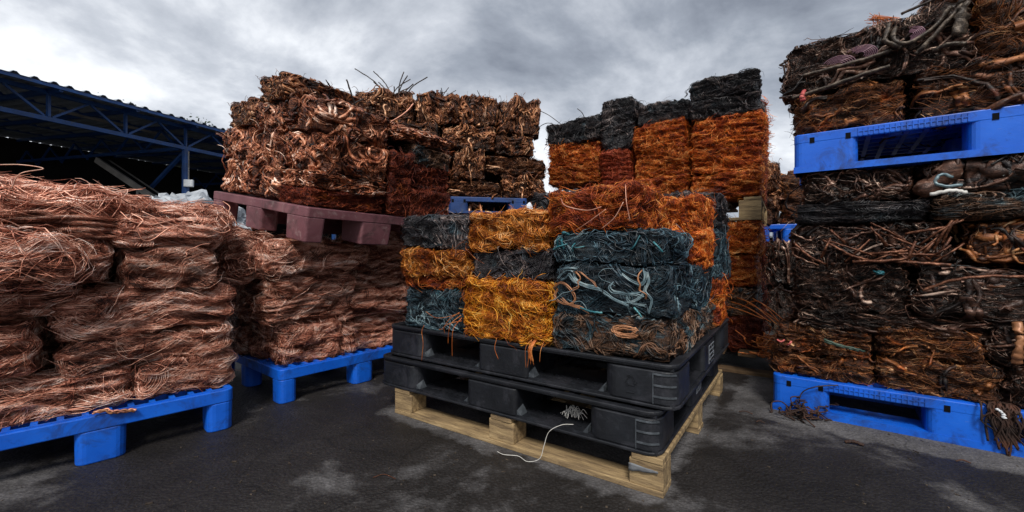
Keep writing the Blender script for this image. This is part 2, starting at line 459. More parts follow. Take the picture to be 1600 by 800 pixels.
def strands(surf, rng, n, bundle=6, r=(0.0015, 0.003), L=(0.1, 0.3), seg=10, spread=0.35, swirl=0.5, blend=0.25, kap=8, kvar=10, frizz=0.1, off=(-0.009, 0.006), fly=0.05, flyh=(0.015, 0.05), sides=3, flat=(1, 1), base=(1, 0.25, 0.15), gap=2.1, weights=None, kink=0.0):
    h = surf.h
    nl = max(1, n // bundle)
    area = np.array([h[1]*h[2], h[1]*h[2], h[0]*h[2], h[0]*h[2]*0.12, h[0]*h[1]*0.7, h[0]*h[1]*0.03])   # -x +x -y +y +z -z
    if weights is not None: area = area * np.array(weights)
    face = rng.choice(6, size=nl, p=area / area.sum())
    P = rng.uniform(-1, 1, (nl, 3)) * 0.99
    ax = np.array([0, 0, 1, 1, 2, 2])[face]; sg = np.array([-1, 1, -1, 1, 1, -1])[face]
    P[np.arange(nl), ax] = sg; P *= h
    basel = np.array(base, float) * rng.choice([-1, 1], (nl, 1)) + rng.normal(size=(nl, 3)) * spread * np.array([0.5, 1, 1])
    k0 = rng.normal(size=nl) * kap; k1 = rng.normal(size=nl) * kvar; kf = rng.uniform(0.5, 2.0, nl); kp = rng.uniform(0, 6.28, nl)
    lid = np.repeat(np.arange(nl), bundle); j = np.tile(np.arange(bundle) - (bundle - 1) / 2, nl)
    m = len(lid)
    rl = rng.uniform(*r, nl); R0 = rl[lid] * rng.uniform(0.85, 1.15, m)
    S, X, N = surf.at(P)
    D = basel + swirl * surf.vec(S)
    D -= N * (D * N).sum(-1, keepdims=True); D /= np.linalg.norm(D, axis=-1, keepdims=True) + 1e-9
    P = (S + 0)[lid]; side = np.cross(N, D)[lid]
    P = P + side * (j * gap * R0)[:, None] + rng.normal(size=(m, 3)) * R0[:, None] * 0.6
    D = D[lid].copy()
    Ls = rng.uniform(*L, nl)[lid] * rng.uniform(0.75, 1.15, m)
    st = (Ls / (seg - 1))[:, None]
    o0 = rng.uniform(*off, nl)[lid] + rng.normal(size=m) * 0.0015
    wob = rng.normal(size=m) * 0.002; wp = rng.uniform(0, 6.28, m)
    fl = np.where(rng.random(m) < fly, rng.uniform(*flyh, m), 0.0)
    fz = rng.normal(size=(m, 3)) * frizz
    XX = np.empty((m, seg, 3)); NN = np.empty((m, seg, 3))
    P = P - D * st * (seg / 2) * 0.6
    for k in range(seg):
        S, X, N = surf.at(P)
        t = k / (seg - 1)
        XX[:, k] = X + N * (o0 + wob * np.sin(wp + 5 * t) + fl * t * t)[:, None]
        NN[:, k] = N
        D = D - N * (D * N).sum(-1, keepdims=True)
        F = basel[lid] + swirl * surf.vec(S)
        F -= N * (F * N).sum(-1, keepdims=True); F /= np.linalg.norm(F, axis=-1, keepdims=True) + 1e-9
        F *= np.sign((F * D).sum(-1, keepdims=True) + 1e-6)
        kk = (k0 + k1 * np.sin(kp + 6.28 * kf * t))[lid]
        if kink: kk = kk + np.where(rng.random(nl) < 0.18, rng.normal(size=nl) * kink, 0)[lid]
        D = (1 - blend) * D + blend * F + (kk[:, None] * st) * np.cross(N, D) + fz * 0.5 + rng.normal(size=(m, 3)) * frizz * 0.5
        D /= np.linalg.norm(D, axis=-1, keepdims=True) + 1e-9
        P = S + D * st
    taper = np.ones(seg); 
    if sides == 3: taper[0] = taper[-1] = 0.5
    R = R0[:, None] * taper[None]
    if sides > 3: R = R * (1 + 0.28 * np.sin(rng.uniform(0, 6.28, (m, 1)) + np.linspace(0, 1, seg)[None] * rng.uniform(6, 22, (m, 1))))
    flv = rng.uniform(*flat, nl)[lid]
    V, Q = sweep(XX, NN, R, flv, sides)
    tone = np.clip(rng.beta(1.5, 1.9, nl)[lid] * 0.85 + rng.random(m) * 0.3 - 0.08, 0, 1)
    tone = np.repeat(tone, seg * sides)
    return V, Q, tone

STY = {
 'hair': dict(surf=dict(amp=0.012, fold=0.017, power=12, k=15, crease=0.002), sets=[
    dict(n=2600, bundle=16, r=(0.0006, 0.0011), L=(0.12, 0.36), seg=9, spread=0.22, swirl=0.55, kap=3, kvar=7, frizz=0.04, fly=0.03, off=(-0.005, 0.003)),
    dict(n=420, bundle=14, r=(0.0008, 0.0014), L=(0.08, 0.22), seg=11, spread=0.6, swirl=0.6, kap=16, kvar=26, blend=0.08, frizz=0.03, fly=0.03, off=(-0.003, 0.005)),
    dict(n=60, bundle=3, r=(0.0010, 0.0018), L=(0.10, 0.3), seg=11, spread=0.5, swirl=0.5, kap=10, kvar=22, blend=0.12, frizz=0.04, fly=0.1, off=(-0.002, 0.008))]),
 'wire': dict(surf=dict(amp=0.008, fold=0.010, power=20, k=17, crease=0.004), sets=[
    dict(n=2300, bundle=3, r=(0.0008, 0.0014), L=(0.04, 0.14), seg=7, spread=0.5, swirl=0.6, kap=8, kvar=22, frizz=0.24, fly=0.03, off=(-0.010, 0.003)),
    dict(n=700, bundle=8, r=(0.0007, 0.0012), L=(0.08, 0.2), seg=9, spread=0.4, swirl=0.6, kap=8, kvar=18, frizz=0.08, fly=0.02, off=(-0.010, 0.003)),
    dict(n=200, bundle=1, r=(0.0009, 0.0015), L=(0.06, 0.2), seg=10, spread=1.0, swirl=0.4, kap=14, kvar=18, frizz=0.1, fly=0.22, off=(0, 0.007))]),
 'cable': dict(surf=dict(amp=0.008, fold=0.005, power=20, k=15, crease=0.004), sets=[
    dict(n=330, bundle=6, r=(0.0016, 0.0030), L=(0.12, 0.36), seg=16, spread=0.6, swirl=0.7, blend=0.07, kap=10, kvar=38, frizz=0.03, off=(-0.014, 0.005), fly=0.02, sides=4),
    dict(n=900, bundle=12, r=(0.0008, 0.0015), L=(0.10, 0.3), seg=11, spread=0.5, swirl=0.7, blend=0.12, kap=8, kvar=24, frizz=0.05, off=(-0.012, 0.003), fly=0.03)]),
 'curl': dict(surf=dict(amp=0.013, fold=0.004, power=17, k=24, crease=0.003), sets=[
    dict(n=520, bundle=4, r=(0.0022, 0.0046), L=(0.06, 0.17), seg=12, spread=0.7, swirl=0.6, blend=0.05, kap=24, kvar=36, frizz=0.03, off=(-0.014, 0.006), flat=(1, 2.6), fly=0.04, base=(0.35, 0.2, 0.8), sides=4),
    dict(n=500, bundle=6, r=(0.0009, 0.0017), L=(0.05, 0.16), seg=9, spread=0.6, swirl=0.5, kap=16, kvar=26, frizz=0.08, fly=0.06, base=(0.4, 0.2, 0.7))]),
 'scrap': dict(surf=dict(amp=0.013, fold=0.006, power=16, k=19, crease=0.006), sets=[
    dict(n=120, bundle=2, r=(0.0022, 0.0050), L=(0.06, 0.24), seg=12, spread=0.7, swirl=0.4, blend=0.05, kap=4, kvar=18, frizz=0.03, kink=60, off=(-0.018, 0.009), flat=(1, 2.6), fly=0.06, flyh=(0.01, 0.03), sides=6),
    dict(n=480, bundle=8, r=(0.0011, 0.0022), L=(0.06, 0.22), seg=10, spread=0.6, swirl=0.7, blend=0.1, kap=14, kvar=34, frizz=0.06, off=(-0.016, 0.005), fly=0.04),
    dict(n=650, bundle=4, r=(0.0007, 0.0013), L=(0.04, 0.16), seg=8, spread=0.6, swirl=0.6, frizz=0.2, fly=0.08, off=(-0.014, 0.003))]),
 'felt': dict(surf=dict(amp=0.011, fold=0.010, power=14, k=19, crease=0.006), sets=[
    dict(n=2000, bundle=6, r=(0.0007, 0.0013), L=(0.04, 0.18), seg=8, spread=0.4, swirl=0.7, kap=8, kvar=18, frizz=0.14, fly=0.03, off=(-0.012, 0.003)),
    dict(n=60, bundle=2, r=(0.002, 0.0045), L=(0.05, 0.18), seg=10, spread=0.6, swirl=0.4, blend=0.05, kap=5, kvar=18, kink=50, off=(-0.010, 0.007), flat=(1, 2.4), fly=0.05, sides=4)]),
 'pipe': dict(surf=dict(amp=0.015, fold=0.004, power=10, k=15), sets=[
    dict(n=150, bundle=1, r=(0.0028, 0.0058), L=(0.06, 0.22), seg=12, spread=1.4, swirl=0.3, blend=0.03, kap=3, kvar=8, frizz=0.02, kink=90, off=(-0.02, 0.010), fly=0.05, flyh=(0.01, 0.03), sides=6),
    dict(n=80, bundle=1, r=(0.0028, 0.0055), L=(0.04, 0.14), seg=10, spread=1.2, swirl=0.4, blend=0.03, kap=6, kvar=20, frizz=0.03, kink=80, off=(-0.014, 0.008), flat=(1.8, 3.4), fly=0.0, sides=6),
    dict(n=400, bundle=3, r=(0.0010, 0.0018), L=(0.06, 0.2), seg=9, spread=0.9, swirl=0.6, kap=10, kvar=26, frizz=0.12, fly=0.08, off=(-0.016, 0.004))]),
 'sheet': dict(surf=dict(amp=0.020, fold=0.006, power=10, k=14), sets=[
    dict(n=60, bundle=1, r=(0.0045, 0.009), L=(0.12, 0.34), seg=14, spread=0.6, swirl=0.4, blend=0.04, kap=5, kvar=20, frizz=0.02, kink=60, off=(-0.02, 0.014), flat=(2.5, 4.5), fly=0.0, sides=6),
    dict(n=70, bundle=1, r=(0.004, 0.007), L=(0.12, 0.36), seg=14, spread=0.6, swirl=0.4, blend=0.04, kap=4, kvar=14, frizz=0.02, kink=60, off=(-0.012, 0.012), fly=0.05, flyh=(0.01, 0.03), sides=6),
    dict(n=260, bundle=3, r=(0.0010, 0.0018), L=(0.06, 0.22), seg=9, spread=0.9, swirl=0.6, kap=10, kvar=24, frizz=0.1, fly=0.05)]),
}
LIB = {}
TRI = [0]
def bale_meshes(style, mat, dims, seed, dens=1.0, weights=None):
    """core and wire meshes; alike bales share them"""
    key = (style, mat, tuple(dims), seed)
    if key in LIB: return LIB[key]
    rng = np.random.default_rng(seed)
    st = STY[style]
    half = np.array(dims) / 2 + (np.array([-0.007, 0.0, -0.006]) if style == 'hair' else np.array([-0.007, 0.0, -0.004]) if style == 'curl' else np.array([-0.004, 0.0, -0.001]))
    sf = Surf(half, rng, **st['surf'])
    core = core_mesh(mat + '_core', sf, MATS[mat, 'core'])
    Vs, Qs, Ts, b = [], [], [], 0
    scale = (dims[0] * dims[2] + 0.7 * dims[0] * dims[1] + 2 * dims[1] * dims[2]) / 0.32
    for kw in st['sets']:
        kw = dict(kw); kw['n'] = max(kw.get('bundle', 1), int(kw['n'] * scale * dens)); kw['weights'] = weights
        V, Q, T = strands(sf, rng, **kw)
        Vs.append(V); Qs.append(Q + b); Ts.append(T); b += len(V)
    Q = np.concatenate(Qs)
    wires = mesh_np(mat + '_wires', np.concatenate(Vs), Q, [MATS[mat, 'wire']], True, np.concatenate(Ts))
    TRI[0] += len(Q) * 2 + len(core.polygons) * 2
    LIB[key] = (core, wires)
    return LIB[key]

class Frame:
    def __init__(s, O, x, y, z=(0, 0, 1)):
        s.M = Matrix(((x[0], y[0], z[0], O[0]), (x[1], y[1], z[1], O[1]), (x[2], y[2], z[2], O[2]), (0, 0, 0, 1)))
    def at(s, x, y, z): return s.M @ Vector((x, y, z))

def flat_frame(O, ea, s):
    """O on the ground, ea along the visible face, s = +1/-1: local x = s*ea, local y = away from the viewer"""
    ea = Vector((ea[0], ea[1], 0)).normalized(); x = ea * s
    y = Vector((-x.y, x.x, 0))
    return Frame((O[0], O[1], 0), x, y)

NOM = (0.42, 0.34, 0.18)
RJ = random.Random(5)
def bale(name, fr, x, y, z, style, mat, seed, label, cat='bale', group=None, own=False, jitter=1.0, rot=0.0, flip=None, dens=1.0, weights=None):
    """x, y, z are (from, to) ranges in the pile's own frame; the bale's base is its origin"""
    dims = (abs(x[1] - x[0]), abs(y[1] - y[0]), abs(z[1] - z[0]))
    tall = dims[2] > 1.3 * dims[0]
    nom = dims if own else ((0.2, 0.3, 0.36) if tall else NOM)
    core, wires = bale_meshes(style, mat, nom, seed, dens, weights)
    j = jitter
    loc = Matrix.Translation(((x[0] + x[1]) / 2 + RJ.uniform(-.006, .006) * j, (y[0] + y[1]) / 2 + RJ.uniform(-.012, .012) * j, min(z)))
    R = Matrix.Rotation(rot + math.radians(RJ.uniform(-2.5, 2.5) * j), 4, 'Z') @ Matrix.Rotation(math.radians(RJ.uniform(-1.2, 1.2) * j), 4, 'X') @ Matrix.Rotation(math.radians(RJ.uniform(-1.5, 1.5) * j), 4, 'Y')
    fx = RJ.choice((-1, 1)) if flip is None else flip
    S = Matrix.Diagonal((dims[0] / nom[0] * (1 if own else fx), dims[1] / nom[1], dims[2] / nom[2], 1))
    root = empty(name, fr.M @ loc @ R @ S)
    up = Matrix.Translation((0, 0, nom[2] / 2))
    c = link('core', core, root, up)
    w = link('wire_tangle', wires, root, up); w['kind'] = 'stuff'
    tag(root, label, cat, group)
    return root

def part_world(name, me, root):
    """a mesh in world coordinates as a part of a thing"""
    o = link(name, me); o.parent = root
    o.matrix_parent_inverse = root_world(root).inverted()
    return o
def root_world(o):
    return o.matrix_basis.copy()

# ------------------------------------------------------------------ ground
M = NT('wet_asphalt')
v = M.coords('Object')
big = M.noise(0.55, 6, 0.6, v, 0.6)
med = M.noise(2.6, 8, 0.65, v, 0.3)
fine = M.noise(120, 3, 0.6, v)
grit = M.n('ShaderNodeTexVoronoi'); grit.inputs['Scale'].default_value = 95; M.l(v, grit.inputs['Vector'])
base = M.ramp(med, [(0.30, lin('#171412')), (0.5, lin('#242120')), (0.70, lin('#322f2e'))])
dry = M.ramp(med, [(0.35, lin('#3c3a3a')), (0.65, lin('#6a6869'))])
pm = M.math('ADD', big, M.math('MULTIPLY', M.math('SUBTRACT', med, 0.5), 0.55))
dm = M.ramp(pm, [(0.515, (0, 0, 0, 1)), (0.64, (1, 1, 1, 1))])
# dry margins where pallets have sheltered the ground (a stain with its own outline)
def footprint(cx, cy, ang, hx, hy):
    mpn = M.n('ShaderNodeMapping', vector_type='TEXTURE')
    mpn.inputs['Location'].default_value = (cx, cy, 0); mpn.inputs['Rotation'].default_value = (0, 0, ang)
    tcn = M.n('ShaderNodeTexCoord'); M.l(tcn.outputs['Object'], mpn.inputs[0])
    sp = M.n('ShaderNodeSeparateXYZ'); M.l(mpn.outputs[0], sp.inputs[0])
    dx = M.math('MAXIMUM', M.math('SUBTRACT', M.math('ABSOLUTE', sp.outputs[0]), hx), 0.0)
    dy = M.math('MAXIMUM', M.math('SUBTRACT', M.math('ABSOLUTE', sp.outputs[1]), hy), 0.0)
    d = M.math('SQRT', M.math('ADD', M.math('MULTIPLY', dx, dx), M.math('MULTIPLY', dy, dy)))
    d = M.math('ADD', d, M.math('MULTIPLY', M.math('SUBTRACT', M.noise(5, 6, 0.65, v), 0.5), 0.22))
    return d
dK = footprint(0.245, 2.13, math.atan2(-0.563, 0.826), 0.60, 0.56)
dR = footprint(2.06, 2.05, math.atan2(-0.608, 0.794), 0.70, 0.56)
dd = M.math('MINIMUM', dK, M.math('SUBTRACT', dR, 0.06))
margin = M.ramp(dd, [(0.0, (1, 1, 1, 1)), (0.045, (0.8, 0.8, 0.8, 1)), (0.075, (0, 0, 0, 1))])
mask = M.n('ShaderNodeMix', data_type='RGBA', blend_type='LIGHTEN'); mask.inputs[0].default_value = 1
M.l(dm, mask.inputs[6]); M.l(margin, mask.inputs[7])
col = M.mix(mask.outputs[2], base, dry)
speck = M.ramp(grit.outputs['Distance'], [(0.0, (1.9, 1.85, 1.8, 1)), (0.22, (1, 1, 1, 1)), (0.6, (0.6, 0.6, 0.6, 1))])
col = M.mix(0.6, col, speck, 'MULTIPLY')
sp2 = M.noise(34, 6, 0.75, v)
col = M.mix(0.4, col, M.ramp(sp2, [(0.32, (0.45, 0.43, 0.42, 1)), (0.52, (1, 1, 1, 1)), (0.72, (1.7, 1.65, 1.6, 1))]), 'MULTIPLY')
# cracks
vc = M.n('ShaderNodeTexVoronoi', feature='DISTANCE_TO_EDGE'); vc.inputs['Scale'].default_value = 0.9
wv = M.n('ShaderNodeVectorMath', operation='ADD'); nz = M.n('ShaderNodeTexNoise'); nz.inputs['Scale'].default_value = 3; nz.inputs['Detail'].default_value = 6
sc_ = M.n('ShaderNodeVectorMath', operation='SCALE'); sc_.inputs['Scale'].default_value = 0.4
M.l(v, nz.inputs['Vector']); M.l(nz.outputs['Color'], sc_.inputs[0]); M.l(v, wv.inputs[0]); M.l(sc_.outputs[0], wv.inputs[1]); M.l(wv.outputs[0], vc.inputs['Vector'])
crack = M.ramp(vc.outputs['Distance'], [(0.0, (0.35, 0.35, 0.35, 1)), (0.008, (1, 1, 1, 1))])
col = M.mix(0.7, col, crack, 'MULTIPLY')
M.l(col, M.b.inputs['Base Color'])
rg = M.ramp(mask.outputs[2], [(0.0, (0.56, 0.56, 0.56, 1)), (1.0, (0.9, 0.85, 0.85, 1))])
M.l(M.math('ADD', rg, M.math('MULTIPLY', M.math('SUBTRACT', fine, 0.5), 0.35)), M.b.inputs['Roughness'])
hgt = M.math('ADD', M.math('MULTIPLY', fine, 0.35), M.math('ADD', M.math('MULTIPLY', med, 0.35), M.math('MULTIPLY', grit.outputs['Distance'], -0.5)))
M.bump(M.math('ADD', hgt, M.math('MULTIPLY', sp2, 0.5)), 0.6, 0.012)
M.b.inputs['Specular IOR Level'].default_value = 0.35
MATS['ground'] = M.m
g = MB(); g.add([(-900, -900, 0), (900, -900, 0), (900, 900, 0), (-900, 900, 0)], [(0, 1, 2, 3)])
go = g.build('ground', MATS['ground']); go['kind'] = 'structure'

# ------------------------------------------------------------------ pallets
def cuts(a, b, margin, n, bar):
    """cut positions for n holes between margins; returns the list and set of hole indices"""
    xs = [a, a + margin]; w = (b - a - 2 * margin - (n - 1) * bar) / n; holes = []
    x = a + margin
    for k in range(n):
        holes.append(len(xs) - 1); x += w; xs.append(x)
        if k < n - 1: x += bar; xs.append(x)
    xs.append(b)
    return xs, set(holes)

def plastic_pallet(fr, x, y, z0, h, bx, by, mat, label, deck_h=0.055, runner=None, rim=0.03, nx=14, ny=10, group=None, taper=0.03, slots=True, rnd=0.03, style='foot'):
    x0, x1 = sorted(x); y0, y1 = sorted(y)
    root = empty('plastic_pallet', fr.M @ Matrix.Translation((x0, y0, z0)))
    lx, ly = x1 - x0, y1 - y0
    m = MATS[mat]
    # deck: rounded rim with a lattice top
    d = MB(); d.ring(0, lx, 0, ly, h - deck_h, h - 0.002, rnd, 0.014)
    xs, hx = cuts(0.012, lx - 0.012, 0.016, nx, 0.018); ys, hy = cuts(0.012, ly - 0.012, 0.016, ny, 0.018)
    d.plate(xs, ys, lambda i, j: not (i in hx and j in hy), h - 0.02, h)
    d.build('deck', m, root, bevel=0.004)
    # feet
    k = 0
    for bi, (a, b) in enumerate(bx):
        for bj, (c, e_) in enumerate(by):
            f = MB(); top = h - deck_h + 0.001
            f.rrect(a + 0.001, b - 0.001, c + 0.001, e_ - 0.001, 0.0, top if style == 'foot' else h - 0.022, min(rnd, 0.03), 4, taper)
            fo = f.build('block', m, root, bevel=0.005)
            if slots and style == 'runner' and bj == 0:
                for q in (0.2, 0.8) if (b - a) < 0.2 else (0.3, 0.85):
                    s_ = MB(); cx = a + (b - a) * q
                    s_.box(cx - 0.009, cx + 0.009, c - 0.0015, c + 0.012, h - 0.047, h - 0.022)
                    s_.build('slot', MATS['ink_shade_black'], fo)  # solid black box paints in the darkness of an open slot
    if style == 'runner' and mat == 'blue_plastic':
        for a, b in zip([q[1] for q in bx[:-1]], [q[0] for q in bx[1:]]):
            q_ = MB(); n = int((b - a) / 0.0165); w = (b - a) / n
            for k in range(n + 1): q_.box(a + k * w - 0.0022, a + k * w + 0.0022, -0.0035, 0.003, h - deck_h + 0.004, h - 0.008)
            q_.box(a, b, -0.003, 0.003, h - deck_h * 0.55, h - deck_h * 0.55 + 0.004)
            q_.build('rim_ribs', m, root)
    if runner:
        for (c, e_) in by:
            r_ = MB()
            segs = [0.0]
            n = 22; xs = [0.0]; hol = set()
            for a, b in zip([q[1] for q in bx[:-1]], [q[0] for q in bx[1:]]):
                w = (b - a) / 7
                for q in range(6):
                    xx = a + w * (q + 0.7); xs += [xx, xx + 0.016]; hol.add(len(xs) - 2)
            xs += [lx]
            ys = [c, c + (e_ - c) * 0.45, c + (e_ - c) * 0.45 + 0.014, e_]
            r_.plate(xs, ys, lambda i, j: not (i in hol and j == 1), 0.0, runner)
            r_.build('runner', m, root, bevel=0.004)
        for (a, b) in bx:
            r_ = MB(); prev = None
            for p, q in zip([t[1] for t in by[:-1]], [t[0] for t in by[1:]]):
                r_ = MB(); r_.box(a + 0.01, b - 0.01, p, q, 0.0, runner - 0.004)
                r_.build('runner', m, root, bevel=0.004)
    tag(root, label, 'pallet', group)
    return root

def wooden_pallet(fr, x, y, z0, mat, label, h=0.125, top_along='x', bl=0.11, inset=False):
    """bottom boards along x, blocks, cross boards along y, deck boards along x"""
    x0, x1 = sorted(x); y0, y1 = sorted(y); lx, ly = x1 - x0, y1 - y0
    root = empty('wooden_pallet', fr.M @ Matrix.Translation((x0, y0, z0)))
    m = MATS[mat]; t = 0.019; bh = h - 3 * t; rr = random.Random(3)
    yb = [(0, 0.1), (ly / 2 - 0.05, ly / 2 + 0.05), (ly - 0.1, ly)]
    xb = [(0, bl), (lx / 2 - bl / 2, lx / 2 + bl / 2), (lx - bl, lx)]
    for a, b in yb:
        q = MB(); q.box(0, lx, a, b, 0, t); q.build('board', m, root, bevel=0.002)
    for a, b in xb:
        for c, d in yb:
            q = MB(); q.box(a + rr.uniform(-.004, .004), b + rr.uniform(-.004, .004), c + 0.003, d - 0.003, t, h - t - 0.0005); q.build('block', m, root, bevel=0.003)
    # deck boards across; those between the block rows start further back
    w = 0.1; xs = [0.0]; n = max(3, int(lx / 0.16)); gp_ = (lx - w) / (n - 1)
    for k in range(n):
        x_ = k * gp_; edge = any(abs(x_ + w / 2 - (p + q_) / 2) < 0.06 for p, q_ in xb)
        q = MB(); q.box(x_ + 0.001, x_ + w - 0.001, 0.0 if (edge or not inset) else 0.09, ly, h - t, h + rr.uniform(-.001, .001)); q.build('board', m, root, bevel=0.002)
    tag(root, label, 'pallet')
    return root

# pile frames --------------------------------------------------------
FK = flat_frame((0.45285, 1.29948), (-0.8264, 0.5631), -1)      # centre stack, x = -a
FL = flat_frame((-1.19507, 1.81739), (-0.6919, -0.7220), -1)    # left pile
FM = flat_frame((-1.14236, 2.07702), (0.6270, 0.7790), 1)       # second copper pile
FR = flat_frame((1.25231, 2.03077), (0.79396, -0.60797), 1)     # right pile
FC = flat_frame((1.566, 2.65), (-0.8412, 0.5408), -1)           # orange row behind
FB = flat_frame((-1.2012, 3.30), (0.9787, 0.2053), 1)           # brown pile at the back
FD = flat_frame((2.30, 4.05), (0.9, -0.43), 1)                  # far gap pile
_c = Vector((-0.985, 2.0, 0.80)); _d2 = Vector((0.588, 0.809, -0.02)).normalized(); _d1 = Vector((-0.809, 0.588, 0.151)).normalized()
_d1 = (_d1 - _d2 * _d1.dot(_d2)).normalized(); _dz = _d2.cross(_d1)
FP = Frame(_c, _d2, _d1, _dz)                                   # tilted maroon pallet: x = q, y = p

def mirror(iv, L):
    return sorted((L - b, L - a) for a, b in iv)

# left blue pallet
BL = [(0, 0.097), (0.34, 0.48), (0.72, 0.82)]
plastic_pallet(FL, (-0.90, 0.0), (0, 1.0), 0, 0.172, mirror([(0, 0.097), (0.34, 0.48), (0.80, 0.90)], 0.90), [(0, 0.12), (0.44, 0.56), (0.88, 1.0)], 'blue_plastic',
               'bright blue plastic pallet under the large left pile of pink copper wire')
plastic_pallet(FM, (0.0, 0.93), (0, 0.95), 0, 0.172, [(0, 0.09), (0.40, 0.53), (0.84, 0.93)], [(0, 0.11), (0.42, 0.53), (0.84, 0.95)], 'blue_plastic',
               'blue plastic pallet on the ground under the copper pile left of the black pallets')
plastic_pallet(FP, (0, 0.95), (0, 1.15), 0, 0.17, [(0, 0.1), (0.3, 0.5), (0.80, 0.95)], [(0, 0.2), (0.47, 0.67), (1.0, 1.15)], 'maroon_plastic',
               'faded maroon plastic pallet tilted on top of the copper pile', deck_h=0.05, nx=10, ny=12, taper=0.06, rnd=0.015)
plastic_pallet(FR, (0.0, 1.27), (0, 1.0), 0, 0.17, [(0, 0.22), (0.53, 0.735), (1.05, 1.27)], [(0, 0.15), (0.42, 0.58), (0.85, 1.0)], 'blue_plastic',
               'blue plastic pallet with holed runner on the ground under the dark scrap pile at right', deck_h=0.045, runner=0.028, style='runner', nx=18, taper=0.0)
plastic_pallet(FR, (0.085, 1.28), (0, 1.0), 1.122, 0.18, [(0, 0.235), (0.565, 0.80), (0.96, 1.195)], [(0, 0.15), (0.42, 0.58), (0.85, 1.0)], 'blue_plastic',
               'blue plastic pallet raised between the two dark scrap piles at right', deck_h=0.045, runner=0.028, style='runner', nx=18, taper=0.0)
plastic_pallet(FB, (0.70, 1.36), (-0.01, 0.9), 1.07, 0.135, [(0, 0.16), (0.50, 0.66)], [(0, 0.14), (0.38, 0.52), (0.77, 0.91)], 'navy_plastic',
               'dark blue plastic pallet under the tall brown pile at the back', deck_h=0.04, runner=0.02, style='runner', nx=10, taper=0.0)
plastic_pallet(FD, (-0.05, 0.75), (0, 0.8), 0.845, 0.165, [(0, 0.2), (0.3, 0.5), (0.6, 0.8)], [(0, 0.14), (0.33, 0.47), (0.66, 0.8)], 'blue_plastic',
               'blue plastic pallet seen in the narrow gap left of the right pile', deck_h=0.045, nx=10, taper=0.0)

# black pallets of the centre stack -----------------------------------
def black_pallet(fr, x, y, z0, h, bx, by, label, rib_y=0.0):
    x0, x1 = sorted(x); y0, y1 = sorted(y); lx, ly = x1 - x0, y1 - y0
    root = empty('plastic_pallet', fr.M @ Matrix.Translation((x0, y0, z0)))
    m = MATS['black_plastic']
    d = MB(); d.ring(-0.004, lx + 0.004, -0.004, ly + 0.004, h - 0.012, h, 0.05, 0.014); d.ring(0.002, lx - 0.002, 0.002, ly - 0.002, h - 0.020, h - 0.012, 0.045, 0.012)
    xs, hx = cuts(0.012, lx - 0.012, 0.02, 13, 0.022); ys, hy = cuts(0.012, ly - 0.012, 0.02, 10, 0.022)
    d.plate(xs, ys, lambda i, j: not (i in hx and j in hy), h - 0.022, h - 0.004)
    d.build('deck', m, root, bevel=0.003)
    lo = MB(); lo.ring(-0.004, lx + 0.004, -0.004, ly + 0.004, 0.0, 0.011, 0.05, 0.014); lo.build('bottom_rim', m, root, bevel=0.003)
    for (c, e_) in by:                              # runners with rows of holes
        xs = [0.008]; hol = set()
        for a, b in zip([q[1] for q in bx[:-1]], [q[0] for q in bx[1:]]):
            n = int((b - a) / 0.03); w = (b - a) / n
            for q in range(n): xs += [a + w * (q + 0.25), a + w * (q + 0.75)]; hol.add(len(xs) - 2)
        xs += [lx - 0.008]
        ys = [max(c, 0.008), c + 0.04, c + 0.052, c + 0.08, c + 0.092, min(e_, ly - 0.008)]
        r_ = MB(); r_.plate(xs, ys, lambda i, j: not (i in hol and j in (1, 3)), 0.002, 0.018); r_.build('runner', m, root, bevel=0.003)
    for (a, b) in bx:
        for p, q in zip([t[1] for t in by[:-1]], [t[0] for t in by[1:]]):
            r_ = MB(); n = int((q - p) / 0.035); w = (q - p) / n; ys = [p]; hol = set()
            for t in range(n): ys += [p + w * (t + 0.25), p + w * (t + 0.75)]; hol.add(len(ys) - 2)
            ys += [q]
            aa, bb = max(a, 0.008), min(b, lx - 0.008)
            if a > 0.5: xs = [aa, bb - 0.09, bb - 0.075, bb - 0.045, bb - 0.03, bb]
            else: xs = [aa, aa + 0.03, aa + 0.045, aa + 0.075, aa + 0.09, bb]
            r_.plate(xs, ys, lambda i, j: not (j in hol and i in (1, 3)), 0.001, 0.016)
            r_.build('runner', m, root, bevel=0.003)
    for i, (a, b) in enumerate(bx):
        for j, (c, e_) in enumerate(by):
            f = MB(); f.rrect(a, b, c, e_, 0.012, h - 0.024, 0.045 if (i in (0, len(bx) - 1) and j in (0, len(by) - 1)) else 0.02, 6)
            f_ = f.build('block', m, root, bevel=0.004)
            # fillets into the openings, worn pale at the foot of each block
            for sx, xx in ((-1, a), (1, b)):
                if 0.01 < xx < lx - 0.01 and j == 0:
                    w_ = MB()
                    w_.add([(xx, c + 0.006, 0.018), (xx + sx * 0.020, c + 0.006, 0.018), (xx, c + 0.006, 0.034), (xx, c + 0.03, 0.018), (xx + sx * 0.020, c + 0.05, 0.018), (xx, c + 0.05, 0.048)],
                           [(0, 1, 2), (5, 4, 3), (1, 4, 5, 2), (0, 3, 4, 1), (0, 2, 5, 3)])
                    w_.build('fillet', MATS['scuff_grey'], f_)
    # raised ribs round the near corner
    ribs = MB()
    R_ = 0.047
    for zz in (0.35, 0.60, 0.85):
        z_ = z0_rib = h * zz - 0.012
        pts = [(lx - 0.06 - 0.01, -0.002, z_), (lx - 0.05, -0.002, z_)] + [(lx - 0.045 + R_ * math.sin(t), 0.045 - R_ * math.cos(t), z_) for t in np.linspace(0.1, 1.0, 5)]
        for p, q in zip(pts, pts[1:]): ribs.beam(p, q, 0.004, 0.005)
    for xx in (lx - 0.072,): ribs.beam((xx, -0.001, 0.014), (xx, -0.001, h - 0.03), 0.004, 0.003)
    ribs.build('corner_rib', MATS['scuff_grey'], root)
    tag(root, label, 'pallet')
    return root

